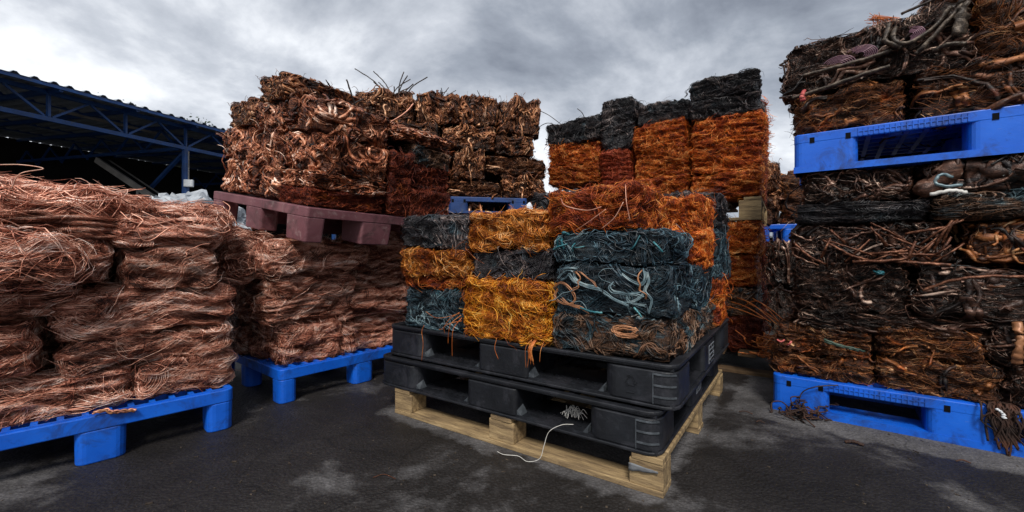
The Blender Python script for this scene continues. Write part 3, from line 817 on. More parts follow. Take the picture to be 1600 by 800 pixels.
def rev(iv, L): return sorted((L - b, L - a) for a, b in iv)
LX = 1.345
# a runs from -0.045 (near corner) to 1.30; x = -a
bp_up = black_pallet(FK, (-1.295, 0.045), (0.03, 1.20), 0.262, 0.142, rev([(0, 0.24), (0.54, 0.785), (1.10, 1.34)], 1.34), [(0, 0.22), (0.47, 0.70), (0.95, 1.17)],
                     'upper black plastic pallet with a moulded recycling triangle under the centre bales')
bp_lo = black_pallet(FK, (-1.32, 0.0), (0.0, 1.17), 0.120, 0.138, rev([(0, 0.24), (0.53, 0.775), (1.075, 1.32)], 1.32), [(0, 0.22), (0.47, 0.70), (0.95, 1.17)],
                     'lower black plastic pallet lying directly on the pale wooden pallet')
wp = wooden_pallet(FK, (-1.215, 0.012), (0.0, 1.20), 0.0, 'pale_wood', 'pale wooden block pallet on the wet ground under the black pallets', h=0.119, inset=True)

# moulded triangle on the upper pallet: three arrows
tri = MB()
cx, cz = -0.10, 0.335; rad = 0.024
P3 = [(cx + rad * math.sin(a), cz + rad * math.cos(a)) for a in (0, 2.094, 4.189)]
for k in range(3):
    p, q = P3[k], P3[(k + 1) % 3]
    dx, dz = q[0] - p[0], q[1] - p[1]
    a_ = (p[0] + dx * 0.16, p[1] + dz * 0.16); b_ = (p[0] + dx * 0.86, p[1] + dz * 0.86)
    tri.beam((a_[0], 0.0285, a_[1]), (b_[0], 0.0285, b_[1]), 0.003, 0.004, up=(0, 1, 0))
    nx_, nz_ = -dz * 0.12, dx * 0.12
    for sgn in (1, -1):
        tri.beam((b_[0], 0.0285, b_[1]), (b_[0] - dx * 0.16 + sgn * nx_, 0.0285, b_[1] - dz * 0.16 + sgn * nz_), 0.003, 0.003, up=(0, 1, 0))
tri.beam((cx - 0.014, 0.0285, cz - 0.036), (cx + 0.014, 0.0285, cz - 0.036), 0.003, 0.003, up=(0, 1, 0))
to = tri.build('recycling_triangle', MATS['black_plastic'])
to.parent = bp_up; to.matrix_parent_inverse = bp_up.matrix_basis.inverted(); to.matrix_basis = FK.M

# stencilled marks on the right-hand side: worn white print, unreadable rows of strokes
def print_block(root, x, y0, y1, z0, z1, rows, seed, solid):
    rr = random.Random(seed); q = MB(); s_ = MB()
    if solid:
        s_.box(x, x + 0.0008, y0, y1, z0, z1)
        so = s_.build('print_patch', MATS['ink_white']); so.parent = root; so.matrix_parent_inverse = root.matrix_basis.inverted(); so.matrix_basis = FK.M
    hrow = (z1 - z0) / rows
    for k in range(rows):
        y = y0 + 0.008
        while y < y1 - 0.012:
            w = rr.uniform(0.010, 0.018); za = z0 + hrow * (k + 0.18); zb = z0 + hrow * (k + 0.82)
            xx = x + (0.0012 if solid else 0.0)
            kind = rr.randrange(4); t = 0.0035
            q.box(xx, xx + 0.0008, y, y + t, za, zb)
            if kind in (0, 2): q.box(xx, xx + 0.0008, y + w - t, y + w, za, zb)
            if kind in (0, 1): q.box(xx, xx + 0.0008, y + t + .0002, y + w - t - .0002, zb - t, zb)
            if kind in (1, 3): q.box(xx, xx + 0.0008, y + t + .0002, y + w - .0002, za, za + t)
            y += w + 0.006
    o = q.build('print', MATS['ink_shade_black' if solid else 'ink_white']); o.parent = root; o.matrix_parent_inverse = root.matrix_basis.inverted(); o.matrix_basis = FK.M
print_block(bp_up, 0.0456, 0.58, 0.70, 0.29, 0.365, 4, 4, True)
print_block(bp_lo, 0.0006, 0.55, 0.66, 0.155, 0.225, 2, 9, False)

# ------------------------------------------------------------------ centre stack of bales
GC = 'bales stacked on the black pallets'
def K(x, y, z, style, mat, seed, label, name, own=True, **k):
    return bale(name, FK, (-x[1], -x[0]), y, z, style, mat, seed, label, 'bale', GC, own=own, **k)
Z0 = 0.402
K((0.82, 1.215), (0.05, 0.42), (Z0, 0.585), 'cable', 'blue', 11, 'dark blue cable bale at the bottom left corner of the centre stack', 'cable_bale')
K((0.82, 1.225), (0.05, 0.42), (0.585, 0.645), 'wire', 'orange', 12, 'thin rust orange wire bale just above the bottom left blue bale', 'wire_bale')
K((0.815, 1.225), (0.045, 0.42), (0.642, 0.768), 'wire', 'gold', 13, 'golden orange wire bale under the black cable bale, left column of centre stack', 'wire_bale')
K((0.815, 1.22), (0.05, 0.42), (0.768, 0.915), 'cable', 'black', 14, 'looped black cable bale on top of the left column, centre stack', 'cable_bale')
yb = K((0.405, 0.815), (0.02, 0.42), (Z0, 0.635), 'wire', 'yellow', 15, 'bright yellow wire bale, tallest of the centre stack, on the black pallet edge', 'wire_bale', dens=1.15)
K((0.41, 0.805), (0.05, 0.42), (0.637, 0.765), 'cable', 'black', 16, 'black cable bale between the bright yellow bale and the orange top bale', 'cable_bale')
K((0.42, 0.815), (0.05, 0.42), (0.767, 0.918), 'wire', 'gold', 17, 'orange yellow wire bale topping the middle column of the centre stack', 'wire_bale')
K((-0.025, 0.40), (0.05, 0.42), (Z0, 0.535), 'cable', 'umber', 18, 'brown and grey cable bale with a coiled tan loop, bottom near corner', 'cable_bale')
bb = K((-0.025, 0.40), (0.05, 0.42), (0.535, 0.712), 'cable', 'blue', 19, 'teal blue cable bale with pale looping cables across its face', 'cable_bale')
cb = K((0.0, 0.40), (0.05, 0.45), (0.712, 0.828), 'cable', 'blue', 20, 'dark teal cable bale sagging under the big orange bale, near corner', 'cable_bale')
ob = K((0.085, 0.435), (0.045, 0.52), (0.826, 0.985), 'wire', 'orange', 21, 'big orange wire bale slumped on top of the near corner', 'wire_bale', dens=1.15)
# right-hand side behind the near corner
K((-0.03, 0.36), (0.44, 0.80), (Z0, 0.52), 'cable', 'umber', 18, 'dark grey brown cable bale at the bottom, behind the near corner, right side', 'cable_bale', own=False, rot=0)
K((-0.035, 0.36), (0.45, 0.82), (0.52, 0.70), 'cable', 'blue', 24, 'deep blue cable bale on the right side under the orange bales', 'cable_bale', own=False)
K((-0.035, 0.20), (0.50, 0.78), (0.70, 0.845), 'wire', 'orange', 22, 'red orange wire bale hanging over the right side of the centre stack', 'wire_bale', own=False)
K((-0.03, 0.20), (0.54, 0.80), (0.845, 0.985), 'wire', 'orange', 23, 'frayed light orange wire bale at the top right side, centre stack', 'wire_bale', own=False)
K((-0.05, 0.33), (0.82, 1.17), (0.86, 1.04), 'cable', 'black', 25, 'black cable bale at the far right top behind the orange bales', 'cable_bale', own=False)
K((-0.05, 0.34), (0.82, 1.17), (0.63, 0.86), 'cable', 'blue', 24, 'dark blue cable bale in the far right column of the centre stack', 'cable_bale', own=False)
K((-0.05, 0.34), (0.82, 1.17), (Z0, 0.63), 'wire', 'orange', 22, 'rusty wire bale at the bottom of the far right column, centre stack', 'wire_bale', own=False)
K((0.40, 0.82), (0.55, 0.95), (0.86, 1.05), 'cable', 'black', 25, 'black cable bale behind the big orange bale at the back of the stack', 'cable_bale', own=False)
K((0.84, 1.22), (0.46, 0.82), (0.74, 0.91), 'cable', 'black', 14, 'small dark cable bale in the back row behind the looped black bale', 'cable_bale', own=False)
K((0.21, 0.42), (0.54, 0.80), (0.84, 0.97), 'wire', 'gold', 27, 'pale straw coloured wire bale just behind the big orange bale', 'wire_bale', own=False)

RK = random.Random(77)
def K_tubes(root, name, paths, r, mat, sides=6, flat=1.0, ply=1):
    """paths as (a, b, z) in the pile's frame; ply > 1 makes each a loose rope"""
    for q in paths:
        ps = []
        for k in range(ply):
            o = [RK.gauss(0, r * 1.5) for _ in range(3)] if ply > 1 else [0, 0, 0]
            ps.append([tuple(FK.at(-p[0] + o[0] + RK.gauss(0, r * .6) * (ply > 1), p[1] + abs(o[1]) * .5, p[2] + o[2] + RK.gauss(0, r * .6) * (ply > 1))) for p in q])
        part_world(name, tube_mesh(name, ps, r * RK.uniform(.85, 1.15), MATS[mat], sides, flat), root)
rr = random.Random(8)
# pale cables on the blue bale's face (b about 0.04)
K_tubes(bb, 'pale_cable', [
    [(0.37, .040, .66), (0.35, .036, .68), (0.33, .034, .69), (0.31, .034, .685), (0.30, .034, .66), (0.27, .033, .645), (0.22, .032, .635), (0.18, .032, .61), (0.13, .032, .59), (0.09, .032, .595), (0.06, .034, .62), (0.05, .034, .65)],
    [(0.36, .041, .655), (0.34, .037, .665), (0.325, .034, .675), (0.30, .033, .65), (0.25, .032, .635), (0.20, .031, .625), (0.16, .031, .60), (0.11, .031, .58)],
    [(0.06, .035, .70), (0.055, .033, .67), (0.07, .033, .65), (0.10, .033, .66), (0.13, .034, .68)],
    [(0.045, .035, .69), (0.04, .033, .66), (0.05, .032, .63), (0.03, .033, .60), (0.04, .035, .56)]], 0.0016, 'pale_cable', 5, 1.0, 5)
K_tubes(bb, 'tan_cable', [
    [(0.385, .042, .63), (0.36, .036, .645), (0.33, .034, .635), (0.30, .033, .60), (0.31, .033, .575), (0.34, .033, .57), (0.37, .035, .58), (0.385, .038, .60), (0.37, .036, .62)],
    [(0.35, .035, .585), (0.32, .033, .565), (0.28, .033, .56), (0.25, .034, .545)]], 0.0017, 'tan_cable', 5, 1.0, 4)
K_tubes(bb, 'teal_strip', [[(0.09, .036, .575), (0.075, .033, .56), (0.065, .034, .545)], [(0.28, .036, .56), (0.24, .034, .55), (0.2, .036, .548)]], 0.0035, 'teal_patina', 6, 1.8)
for k in range(8):
    ca, cz = (0.35, 0.785) if k < 6 else (0.07, 0.775)
    ca += rr.gauss(-.02, .03 if k < 9 else .015); cz += rr.gauss(0, .014); an = rr.gauss(-0.5, .7); L = rr.uniform(.012, .03)
    K_tubes(cb, 'teal_strip', [[(ca - math.cos(an) * L, .043, cz - math.sin(an) * L), (ca, .033 - rr.uniform(0, .005), cz + rr.gauss(0, .005)), (ca + math.cos(an) * L, .042, cz + math.sin(an) * L)]], rr.uniform(.002, .0045), 'teal_patina', 6, rr.uniform(1, 2.2))
for k in range(9):
    ca, cz = rr.uniform(.05, .36), rr.uniform(.57, .68); pts = []; an = rr.uniform(0, 6.28)
    for j in range(7):
        pts.append((ca, .034 + (0.006 if j in (0, 6) else 0) - rr.uniform(0, .004), max(.55, min(.70, cz)))); ca += .026 * math.cos(an); cz += .017 * math.sin(an); an += rr.gauss(0, .7)
    K_tubes(bb, 'pale_cable', [pts], rr.uniform(.0012, .0022), 'pale_cable' if k % 3 else 'tan_cable', 5, 1.0, rr.choice((1, 2, 3)))
# hanging orange wires
K_tubes(yb, 'loose_wire', [
    [(0.83, .02, .50), (0.87, .0, .47), (0.90, -.005, .43), (0.93, .0, .42)], [(0.82, .02, .49), (0.85, -.01, .455), (0.86, -.015, .41), (0.865, -.012, .37)],
    [(0.83, .02, .495), (0.90, .0, .475), (0.96, .005, .47), (1.02, .01, .49)], [(0.815, .02, .48), (0.83, -.015, .44), (0.835, -.02, .39), (0.84, -.014, .32)],
    [(1.02, .0, .43), (1.03, -.004, .40), (1.02, -.006, .35), (1.035, .0, .27)], [(0.62, .0, .42), (0.625, -.006, .38), (0.61, -.004, .34)],
    [(0.80, .0, .47), (0.84, -.02, .46), (0.88, -.02, .44), (0.885, -.01, .41)]], 0.0014, 'orange_wire', 4)
fr_ = []
for k in range(13):
    a = 0.455 + rr.gauss(0, 0.012); fr_.append([(a, 0.02, 0.43), (a + rr.gauss(0, .008), -0.005, 0.40), (a + rr.gauss(0, .012), -0.008, 0.345 + rr.uniform(-.02, .02))])
tuft = tube_mesh('frayed_tuft', [[tuple(FK.at(-p[0], p[1], p[2])) for p in q] for q in fr_], 0.0011, MATS['orange_wire'], 4)
t_ = part_world('frayed_tuft', tuft, yb)
K_tubes(ob, 'loose_wire', [[(0.30, .03, .83), (0.24, .015, .86), (0.18, .02, .90)], [(0.20, .03, .835), (0.15, .018, .87), (0.12, .02, .92)], [(0.12, .04, .98), (0.11, .02, .92), (0.10, .025, .86)],
    [(0.36, .04, .95), (0.33, .02, .92), (0.25, .02, .90), (0.2, .03, .91)]], 0.0017, 'pink_wire', 4)
# coil on the brown bale
coil = []
for k in range(70):
    t = k / 69 * 6.28 * 3.0; q = 1 + 0.16 * (k / 69) * 1.6
    coil.append((0.12 + 0.034 * q * math.cos(t), 0.036 - 0.0002 * k * 0.2 + 0.002 * math.sin(t * 1.7), 0.495 + 0.012 * q * math.sin(t)))
root_brown = [o for o in bpy.data.objects if o.get('label', '').startswith('brown and grey cable bale')][0]
K_tubes(root_brown, 'cable_coil', [coil], 0.0022, 'tan_cable', 5, 1.0, 3)

# ------------------------------------------------------------------ left pile of pink copper
GL = 'copper bales in the left pile'
def Lb(x, y, z, seed, label, **k):
    k.setdefault('style', 'hair'); st = k.pop('style'); mt = k.pop('mat', 'copper'); own = k.pop('own', False)
    return bale('copper_bale', FL, (-x[1], -x[0]), y, z, st, mt, seed, label, 'bale', GL, own=own, weights=(1, 1.2, 1, 1, 1, 1), **k)
Lb((-0.005, 0.325), (0.065, 0.48), (0.172, 0.315), 31, 'pink copper wire bale at the right end of the bottom layer, left pile', own=True)
Lb((0.33, 0.90), (0.07, 0.48), (0.172, 0.335), 32, 'dull pink copper wire bale along the bottom edge at the left, left pile', own=True)
Lb((-0.005, 0.50), (0.055, 0.48), (0.315, 0.435), 33, 'long pink copper bale in the second layer, right end of left pile', own=True)
Lb((0.56, 0.95), (0.04, 0.45), (0.34, 0.53), 34, 'ragged copper bale beside the dark gap at the left edge, second layer')
Lb((0.0, 0.54), (0.05, 0.48), (0.435, 0.60), 35, 'light pink copper bale in the middle layer with a folded right end, left pile', own=True)
Lb((0.50, 0.98), (0.05, 0.45), (0.535, 0.655), 36, 'brown copper bale with combed strands at the left edge, third layer')
Lb((0.05, 0.36), (0.04, 0.44), (0.605, 0.775), 34, 'pink copper bale right of the narrow black gap, upper right of left pile')
Lb((0.385, 0.62), (0.05, 0.44), (0.645, 0.79), 36, 'striped brown copper bale left of the narrow black gap, left pile')
Lb((0.64, 1.0), (0.02, 0.42), (0.66, 0.83), 37, 'fuzzy dark copper bale bulging at the left edge, upper layer')
Lb((0.045, 0.40), (0.05, 0.55), (0.775, 0.90), 32, 'loose light copper bale on top at the right end, left pile', own=False)
Lb((0.38, 0.80), (0.06, 0.60), (0.79, 0.895), 37, 'loose tangled copper bale on top at the left, left pile', own=False)
Lb((0.10, 0.85), (0.45, 0.90), (0.172, 0.62), 34, 'copper bale filling the back of the left pile, lower half')
Lb((0.08, 0.85), (0.45, 0.92), (0.62, 0.89), 37, 'copper bale at the back of the left pile behind the loose top')
# loose heap of hair-fine copper on top of the pile
rng = np.random.default_rng(77)
def loose_heap(name, fr, cx, cy, z0, dims, seed, label, mat='copper', dens=1.0, group=None):
    rngh = np.random.default_rng(seed)
    sf = Surf(np.array(dims) / 2, rngh, amp=0.02, fold=0.012, power=2.6, k=12)
    core = core_mesh(name + '_core', sf, MATS[mat, 'core'], 0.012, 0.025)
    Vs, Qs, Ts, b = [], [], [], 0
    for kw in (dict(n=int(2200 * dens), bundle=9, r=(0.0008, 0.0016), L=(0.15, 0.45), seg=12, spread=0.35, swirl=0.5, kap=3, kvar=9, frizz=0.05, off=(-0.01, 0.012), fly=0.15, flyh=(0.01, 0.05)),
               dict(n=int(150 * dens), bundle=2, r=(0.0012, 0.002), L=(0.3, 0.7), seg=22, spread=0.6, swirl=0.3, blend=0.02, kap=9, kvar=9, frizz=0.02, off=(0.0, 0.02), fly=0.3, flyh=(0.01, 0.04))):
        V, Q, T = strands(sf, rngh, weights=(1, 1, 1, 4, 1.6, 1), **kw)
        Vs.append(V); Qs.append(Q + b); Ts.append(T); b += len(V)
    TRI[0] += sum(len(q) for q in Qs) * 2
    root = empty(name, fr.M @ Matrix.Translation((cx, cy, z0)))
    up = Matrix.Translation((0, 0, dims[2] / 2))
    link('core', core, root, up)
    w = link('wire_tangle', mesh_np(name + '_wires', np.concatenate(Vs), np.concatenate(Qs), [MATS[mat, 'wire']], True, np.concatenate(Ts)), root, up); w['kind'] = 'stuff'
    tag(root, label, 'wire heap', group)
    return root
loose_heap('copper_heap', FL, -0.50, 0.36, 0.825, (0.56, 0.56, 0.17), 41, 'loose heap of fine copper wire crowning the left pile')
lh2 = loose_heap('copper_heap', FL, -0.24, 0.40, 0.81, (0.56, 0.60, 0.13), 42, 'thin spread of loose copper strands over the right part of the left pile')
loose_heap('copper_heap', FL, -0.62, 0.0, 0.655, (0.34, 0.16, 0.16), 43, 'fuzzy ball of dark copper hair bulging from the left pile', dens=0.4)
def world_tubes(root, name, fr, paths, r, mat, sides=6, sgn=-1, flat=1.0):
    for q in paths:
        me = tube_mesh(name, [[tuple(fr.at(sgn * p[0], p[1], p[2])) for p in q]], r, MATS[mat], sides, flat)
        part_world(name, me, root)
world_tubes(lh2, 'loose_wire', FL, [
    [(0.33, .0, .90), (0.30, -.03, .875), (0.315, -.035, .845), (0.30, -.04, .80), (0.27, -.04, .805), (0.22, -.035, .85), (0.16, -.03, .865), (0.13, -.02, .89), (0.15, .0, .92), (0.22, .02, .93)],
    [(0.30, .0, .91), (0.24, -.02, .875), (0.2, -.02, .86), (0.17, -.02, .85)],
    [(0.36, .0, .905), (0.33, -.025, .87), (0.28, -.03, .86), (0.24, -.03, .87), (0.2, .0, .885)],
    [(0.17, -.02, .76), (0.14, -.035, .775), (0.12, -.03, .785), (0.09, -.02, .79)],
    [(0.17, -.02, .755), (0.168, -.03, .745), (0.17, -.025, .735)],
    [(0.05, .0, .90), (0.03, -.02, .87), (0.02, -.02, .85), (0.05, -.025, .835), (0.09, -.02, .85)],
    [(0.0, .1, .93), (-0.01, .12, .96), (0.01, .15, .985)]], 0.0021, 'pink_wire', 6)
world_tubes(lh2, 'loose_wire', FL, [[(0.62, .0, .96), (0.60, -.02, 1.01), (0.55, -.01, 1.035), (0.60, .02, 1.045), (0.66, .02, 1.035), (0.7, .0, 1.02)]], 0.0016, 'pink_wire', 4)
# knot of twisted copper on the pallet edge
tw = empty('twisted_wire', loc=tuple(FL.at(-0.40, 0.0, 0.172)))
for k in range(3):
    p = [tuple(FL.at(-0.43 + 0.016 * i + 0.004 * math.sin(i * 1.6 + k * 2.1), -0.004 + 0.005 * math.cos(i * 1.6 + k * 2.1) + (0 if i < 3 else -0.008), 0.184 - 0.0028 * i * (i > 2) + 0.004 * math.sin(i * 1.6 + k * 2.1))) for i in range(8)]
    part_world('wire', tube_mesh('wire', [p], 0.0035, MATS['pink_wire' if k else 'tan_cable'], 6), tw)
tag(tw, 'short twisted copper wire hanging over the edge of the left blue pallet', 'wire')

# ------------------------------------------------------------------ second copper pile (under the maroon pallet)
GM = 'copper bales under the maroon pallet'
def Mb(x, y, z, seed, label, own=False, mat='copper', **k):
    return bale('copper_bale', FM, x, y, z, 'hair', mat, seed, label, 'bale', GM, own=own, weights=(1.4, 1, 1, 1, 1, 1), **k)
Mb((0.03, 0.37), (0.07, 0.45), (0.172, 0.385), 51, 'boxy pink copper bale at the near corner of the second blue pallet', own=True)
Mb((0.38, 0.84), (0.075, 0.42), (0.172, 0.355), 52, 'copper bale in the bottom layer beside the black pallets')
Mb((-0.03, 0.40), (0.06, 0.44), (0.385, 0.515), 53, 'dark copper bale in the second layer, near corner, second pile')
Mb((0.34, 0.85), (0.04, 0.43), (0.36, 0.53), 31, 'copper bale in the second layer right, beside the orange stack')
Mb((0.0, 0.42), (0.02, 0.42), (0.515, 0.66), 51, 'long pink copper bale in the third layer, second pile')
Mb((0.43, 0.90), (0.06, 0.43), (0.53, 0.70), 35, 'copper bale in the third layer right, below the maroon pallet')
Mb((-0.05, 0.50), (0.0, 0.45), (0.655, 0.815), 55, 'sagging brown copper bale directly under the maroon pallet corner', own=True)
Mb((0.50, 0.92), (0.05, 0.45), (0.70, 0.86), 53, 'copper bale under the right part of the maroon pallet')
Mb((-0.03, 0.30), (0.44, 0.85), (0.172, 0.42), 52, 'shadowed copper bale at the bottom on the left side, second pile')
Mb((-0.03, 0.30), (0.45, 0.86), (0.42, 0.66), 35, 'shadowed copper bale in the middle on the left side, second pile')
Mb((-0.06, 0.40), (0.46, 0.95), (0.66, 0.85), 51, 'pale copper bale under the left end of the maroon pallet')
loose_heap('copper_heap', FM, -0.02, 0.40, 0.60, (0.24, 0.46, 0.26), 57, 'soft brush of pale copper hair drooping below the maroon pallet', dens=0.45)

# ------------------------------------------------------------------ tilted maroon pallet's load
GP = 'bales on the maroon pallet'
PH = 0.172
def Pb(q, p, z, style, mat, seed, label, name='scrap_bale', **k):
    return bale(name, FP, q, p, (PH + z[0], PH + z[1]), style, mat, seed, label, 'bale', GP, weights=(1.8, 0.4, 1, 1, 1, 1), **k)
Pb((0.02, 0.44), (0.02, 0.36), (0.0, 0.085), 'wire', 'rust', 61, 'thin dark red bale at the bottom of the near corner, maroon pallet')
Pb((0.02, 0.44), (0.02, 0.36), (0.085, 0.17), 'curl', 'curl', 62, 'thin brown curled bale just above the dark red one, maroon pallet')
Pb((0.02, 0.45), (0.02, 0.36), (0.17, 0.36), 'curl', 'curl', 63, 'bale of grey and pink folded strips at the near corner, maroon pallet')
Pb((0.03, 0.45), (0.03, 0.36), (0.36, 0.53), 'curl', 'curl', 64, 'curled copper strip bale topping the near corner, maroon pallet')
Pb((0.02, 0.44), (0.375, 0.70), (0.0, 0.17), 'curl', 'curl', 64, 'pink curled bale at the bottom middle of the left face, maroon pallet')
Pb((0.02, 0.44), (0.375, 0.70), (0.17, 0.36), 'curl', 'curl', 65, 'coiled copper bale in the middle of the left face, maroon pallet')
Pb((0.02, 0.44), (0.375, 0.70), (0.36, 0.53), 'curl', 'curl', 63, 'brown looped bale high on the left face, maroon pallet')
Pb((0.02, 0.50), (0.38, 0.68), (0.53, 0.68), 'curl', 'brown', 66, 'brown bale standing highest on the maroon pallet pile')
Pb((0.02, 0.42), (0.72, 1.12), (0.0, 0.20), 'curl', 'curl', 62, 'grey pink curled bale at the bottom left end, maroon pallet')
Pb((0.02, 0.42), (0.72, 1.12), (0.20, 0.40), 'curl', 'curl', 63, 'grey pink curled bale halfway up the left end, maroon pallet')
Pb((0.03, 0.42), (0.73, 1.09), (0.40, 0.57), 'curl', 'brown', 66, 'brown curled bale at the top of the left end, maroon pallet')
Pb((0.45, 0.60), (0.0, 0.30), (0.0, 0.36), 'wire', 'rust', 67, 'upright rusty orange bale between two dark red stacks', name='wire_bale')
Pb((0.61, 0.93), (0.0, 0.34), (0.0, 0.17), 'wire', 'rust', 61, 'dark red wire bale at the bottom right end, maroon pallet', name='wire_bale')
Pb((0.61, 0.93), (0.02, 0.34), (0.17, 0.32), 'wire', 'rust', 68, 'dark red wire bale in the second layer at the right end', name='wire_bale')
Pb((0.61, 0.93), (0.02, 0.34), (0.32, 0.43), 'cable', 'umber', 69, 'grey ribbed cable bale above the dark red stack', name='cable_bale')
Pb((0.46, 0.92), (0.04, 0.38), (0.43, 0.52), 'curl', 'curl', 65, 'flat copper bale on top behind the grey ribbed one')
Pb((0.46, 0.90), (0.38, 0.90), (0.0, 0.26), 'curl', 'brown', 66, 'brown bale low in the hidden back of the maroon pallet')
Pb((0.46, 0.88), (0.38, 0.90), (0.26, 0.56), 'curl', 'curl', 64, 'tangled brown bale at the back top of the maroon pallet')

# ------------------------------------------------------------------ brown pile at the back
GB = 'bales in the tall brown pile at the back'
def Bb(x, z, style, mat, seed, label, y=(0.02, 0.42), name='scrap_bale', **k):
    return bale(name, FB, x, y, z, style, mat, seed, label, 'bale', GB, weights=(0.5, 0.8, 1.6, 1, 1, 1), **k)
zb = [1.208, 1.40, 1.60, 1.82, 2.04]
nmz = ['bottom', 'second', 'third', 'top']
Bb((0.30, 0.70), (zb[0], zb[1]), 'curl', 'brown', 71, 'brown curled bale low at the left of the back pile, beside the blue pallet')
Bb((0.70, 1.14), (1.208, 1.345), 'felt', 'brown', 72, 'flat matted brown bale lying on the dark blue pallet')
Bb((1.15, 1.53), (1.208, 1.40), 'curl', 'brown', 73, 'brown bale at the bottom right corner of the back pile')
Bb((0.30, 0.72), (zb[1], zb[2]), 'curl', 'curl', 65, 'pinkish curled bale in the second layer of the back pile')
Bb((0.73, 1.0), (1.345, 1.60), 'curl', 'brown', 73, 'brown bale with upright folds above the flat matted one')
Bb((1.01, 1.54), (1.40, 1.56), 'felt', 'brown', 72, 'long dark brown bale in the second layer at the right end')
Bb((0.15, 0.62), (zb[2], zb[3]), 'curl', 'brown', 71, 'brown curled bale in the third layer at the left of the back pile')
Bb((0.63, 1.08), (1.60, 1.79), 'curl', 'brown', 73, 'brown curled bale in the middle of the back pile, third layer')
Bb((1.09, 1.44), (1.565, 1.74), 'curl', 'brown', 71, 'brown bale with thick curls at the right end, third layer')
Bb((-0.04, 0.42), (zb[3], zb[4]), 'curl', 'brown', 73, 'brown bale at the top left corner of the back pile')
Bb((0.43, 0.80), (1.80, 2.06), 'curl', 'brown', 71, 'brown bale at the top of the back pile under the standing wires')
Bb((0.80, 1.12), (1.79, 2.06), 'curl', 'brown', 66, 'brown bale at the top middle of the back pile')
Bb((1.12, 1.48), (1.745, 2.05), 'curl', 'brown', 73, 'overhanging brown bale at the top right corner of the back pile')
Bb((-0.05, 0.30), (1.40, 1.82), 'curl', 'brown', 66, 'large brown bale at the left end behind the maroon pallet pile')
Bb((-0.03, 1.45), (1.21, 1.95), 'curl', 'brown', 71, 'big brown block of scrap filling the rear of the back pile', y=(0.42, 0.9))
Bb((0.05, 1.50), (0.0, 1.068), 'curl', 'brown', 73, 'big brown scrap block on the ground holding up the dark blue pallet', y=(0.05, 0.9))

def stick_tubes(name, label, root_loc, paths, r, mat, cat='wire', sides=5, part='wire', group=None):
    root = empty(name, loc=root_loc)
    for p in paths:
        part_world(part, tube_mesh(part, [p], r, MATS[mat], 6), root)
    tag(root, label, cat, group); return root
rr = random.Random(21)
def spray(fr, x, y, z, n, lo, hi, spread, seed):
    r_ = random.Random(seed); out = []
    for k in range(n):
        L = r_.uniform(lo, hi); a = r_.gauss(0, spread); b = r_.gauss(0, spread * 0.5)
        x0 = x + r_.gauss(0, 0.05)
        out.append([tuple(fr.at(x0, y, z)), tuple(fr.at(x0 + a * L * .4, y + b * L * .5, z + L * 0.55)), tuple(fr.at(x0 + a * L * 1.1 + r_.gauss(0, .012), y + b * L, z + L))])
    return out
stick_tubes('standing_wires', 'spray of thick dark wires standing on top of the brown back pile', tuple(FB.at(0.27, 0.15, 2.04)), spray(FB, 0.27, 0.12, 2.02, 12, 0.08, 0.22, 0.55, 3), 0.0045, 'dark_wire')
stick_tubes('standing_wires', 'low fan of thin wire ends at the middle top of the back pile', tuple(FB.at(0.6, 0.15, 2.0)), spray(FB, 0.58, 0.1, 2.0, 10, 0.05, 0.12, 0.9, 5), 0.003, 'dark_wire')
stick_tubes('standing_wires', 'crossed dark wires poking up from the maroon pallet pile', tuple(FP.at(0.30, 0.1, PH + 0.53)), [[tuple(FP.at(0.28, 0.1, PH + .50)), tuple(FP.at(0.24, 0.1, PH + .57)), tuple(FP.at(0.19, 0.1, PH + .66))], [tuple(FP.at(0.22, 0.1, PH + .53)), tuple(FP.at(0.27, 0.12, PH + .57)), tuple(FP.at(0.31, 0.12, PH + .60))]], 0.004, 'dark_wire')
stick_tubes('bent_rod', 'pale bent rod lying across the front of the brown back pile', tuple(FB.at(0.2, -0.02, 1.75)), [[tuple(FB.at(0.12, -0.03, 1.72)), tuple(FB.at(0.25, -0.05, 1.77)), tuple(FB.at(0.36, -0.05, 1.85)), tuple(FB.at(0.42, -0.03, 1.93))]], 0.006, 'pink_wire', 'rod')

# ------------------------------------------------------------------ orange row behind
GO = 'bales in the orange row at the back'
def Cb(a, z, style, mat, seed, label, y=(0.0, 0.42), name='wire_bale', **k):
    return bale(name, FC, (-a[1], -a[0]), y, z, style, mat, seed, label, 'bale', GO, weights=(0.6, 1.2, 1.5, 1, 1, 1), **k)
Cb((0.0, 0.42), (1.105, 1.275), 'wire', 'orange', 81, 'orange bale at the bottom of the tallest orange column, on the wooden pallet')
Cb((0.0, 0.42), (1.275, 1.445), 'wire', 'orange', 82, 'orange bale in the middle of the tallest orange column')
Cb((-0.01, 0.415), (1.445, 1.645), 'wire', 'orange', 83, 'vivid orange bale below the black bales of the tallest column', dens=1.1)
Cb((0.0, 0.41), (1.645, 1.775), 'cable', 'black', 84, 'lower black cable bale of the tallest orange column', name='cable_bale')
Cb((0.01, 0.415), (1.775, 1.91), 'cable', 'black', 85, 'black cable bale at the very top of the tallest orange column', name='cable_bale')
Cb((0.43, 0.80), (1.10, 1.285), 'wire', 'orange', 82, 'dull orange bale at the bottom of the second column from the right')
Cb((0.43, 0.80), (1.285, 1.47), 'wire', 'orange', 81, 'orange bale in the middle of the second column from the right')
Cb((0.43, 0.80), (1.47, 1.665), 'wire', 'orange', 83, 'orange bale under the grey black bale, second column from the right')
Cb((0.43, 0.79), (1.665, 1.81), 'cable', 'black', 86, 'grey black cable bale topping the second column from the right', name='cable_bale')
Cb((0.815, 1.045), (1.20, 1.515), 'wire', 'red', 87, 'upright salmon red wire bale under the tall dark bale')
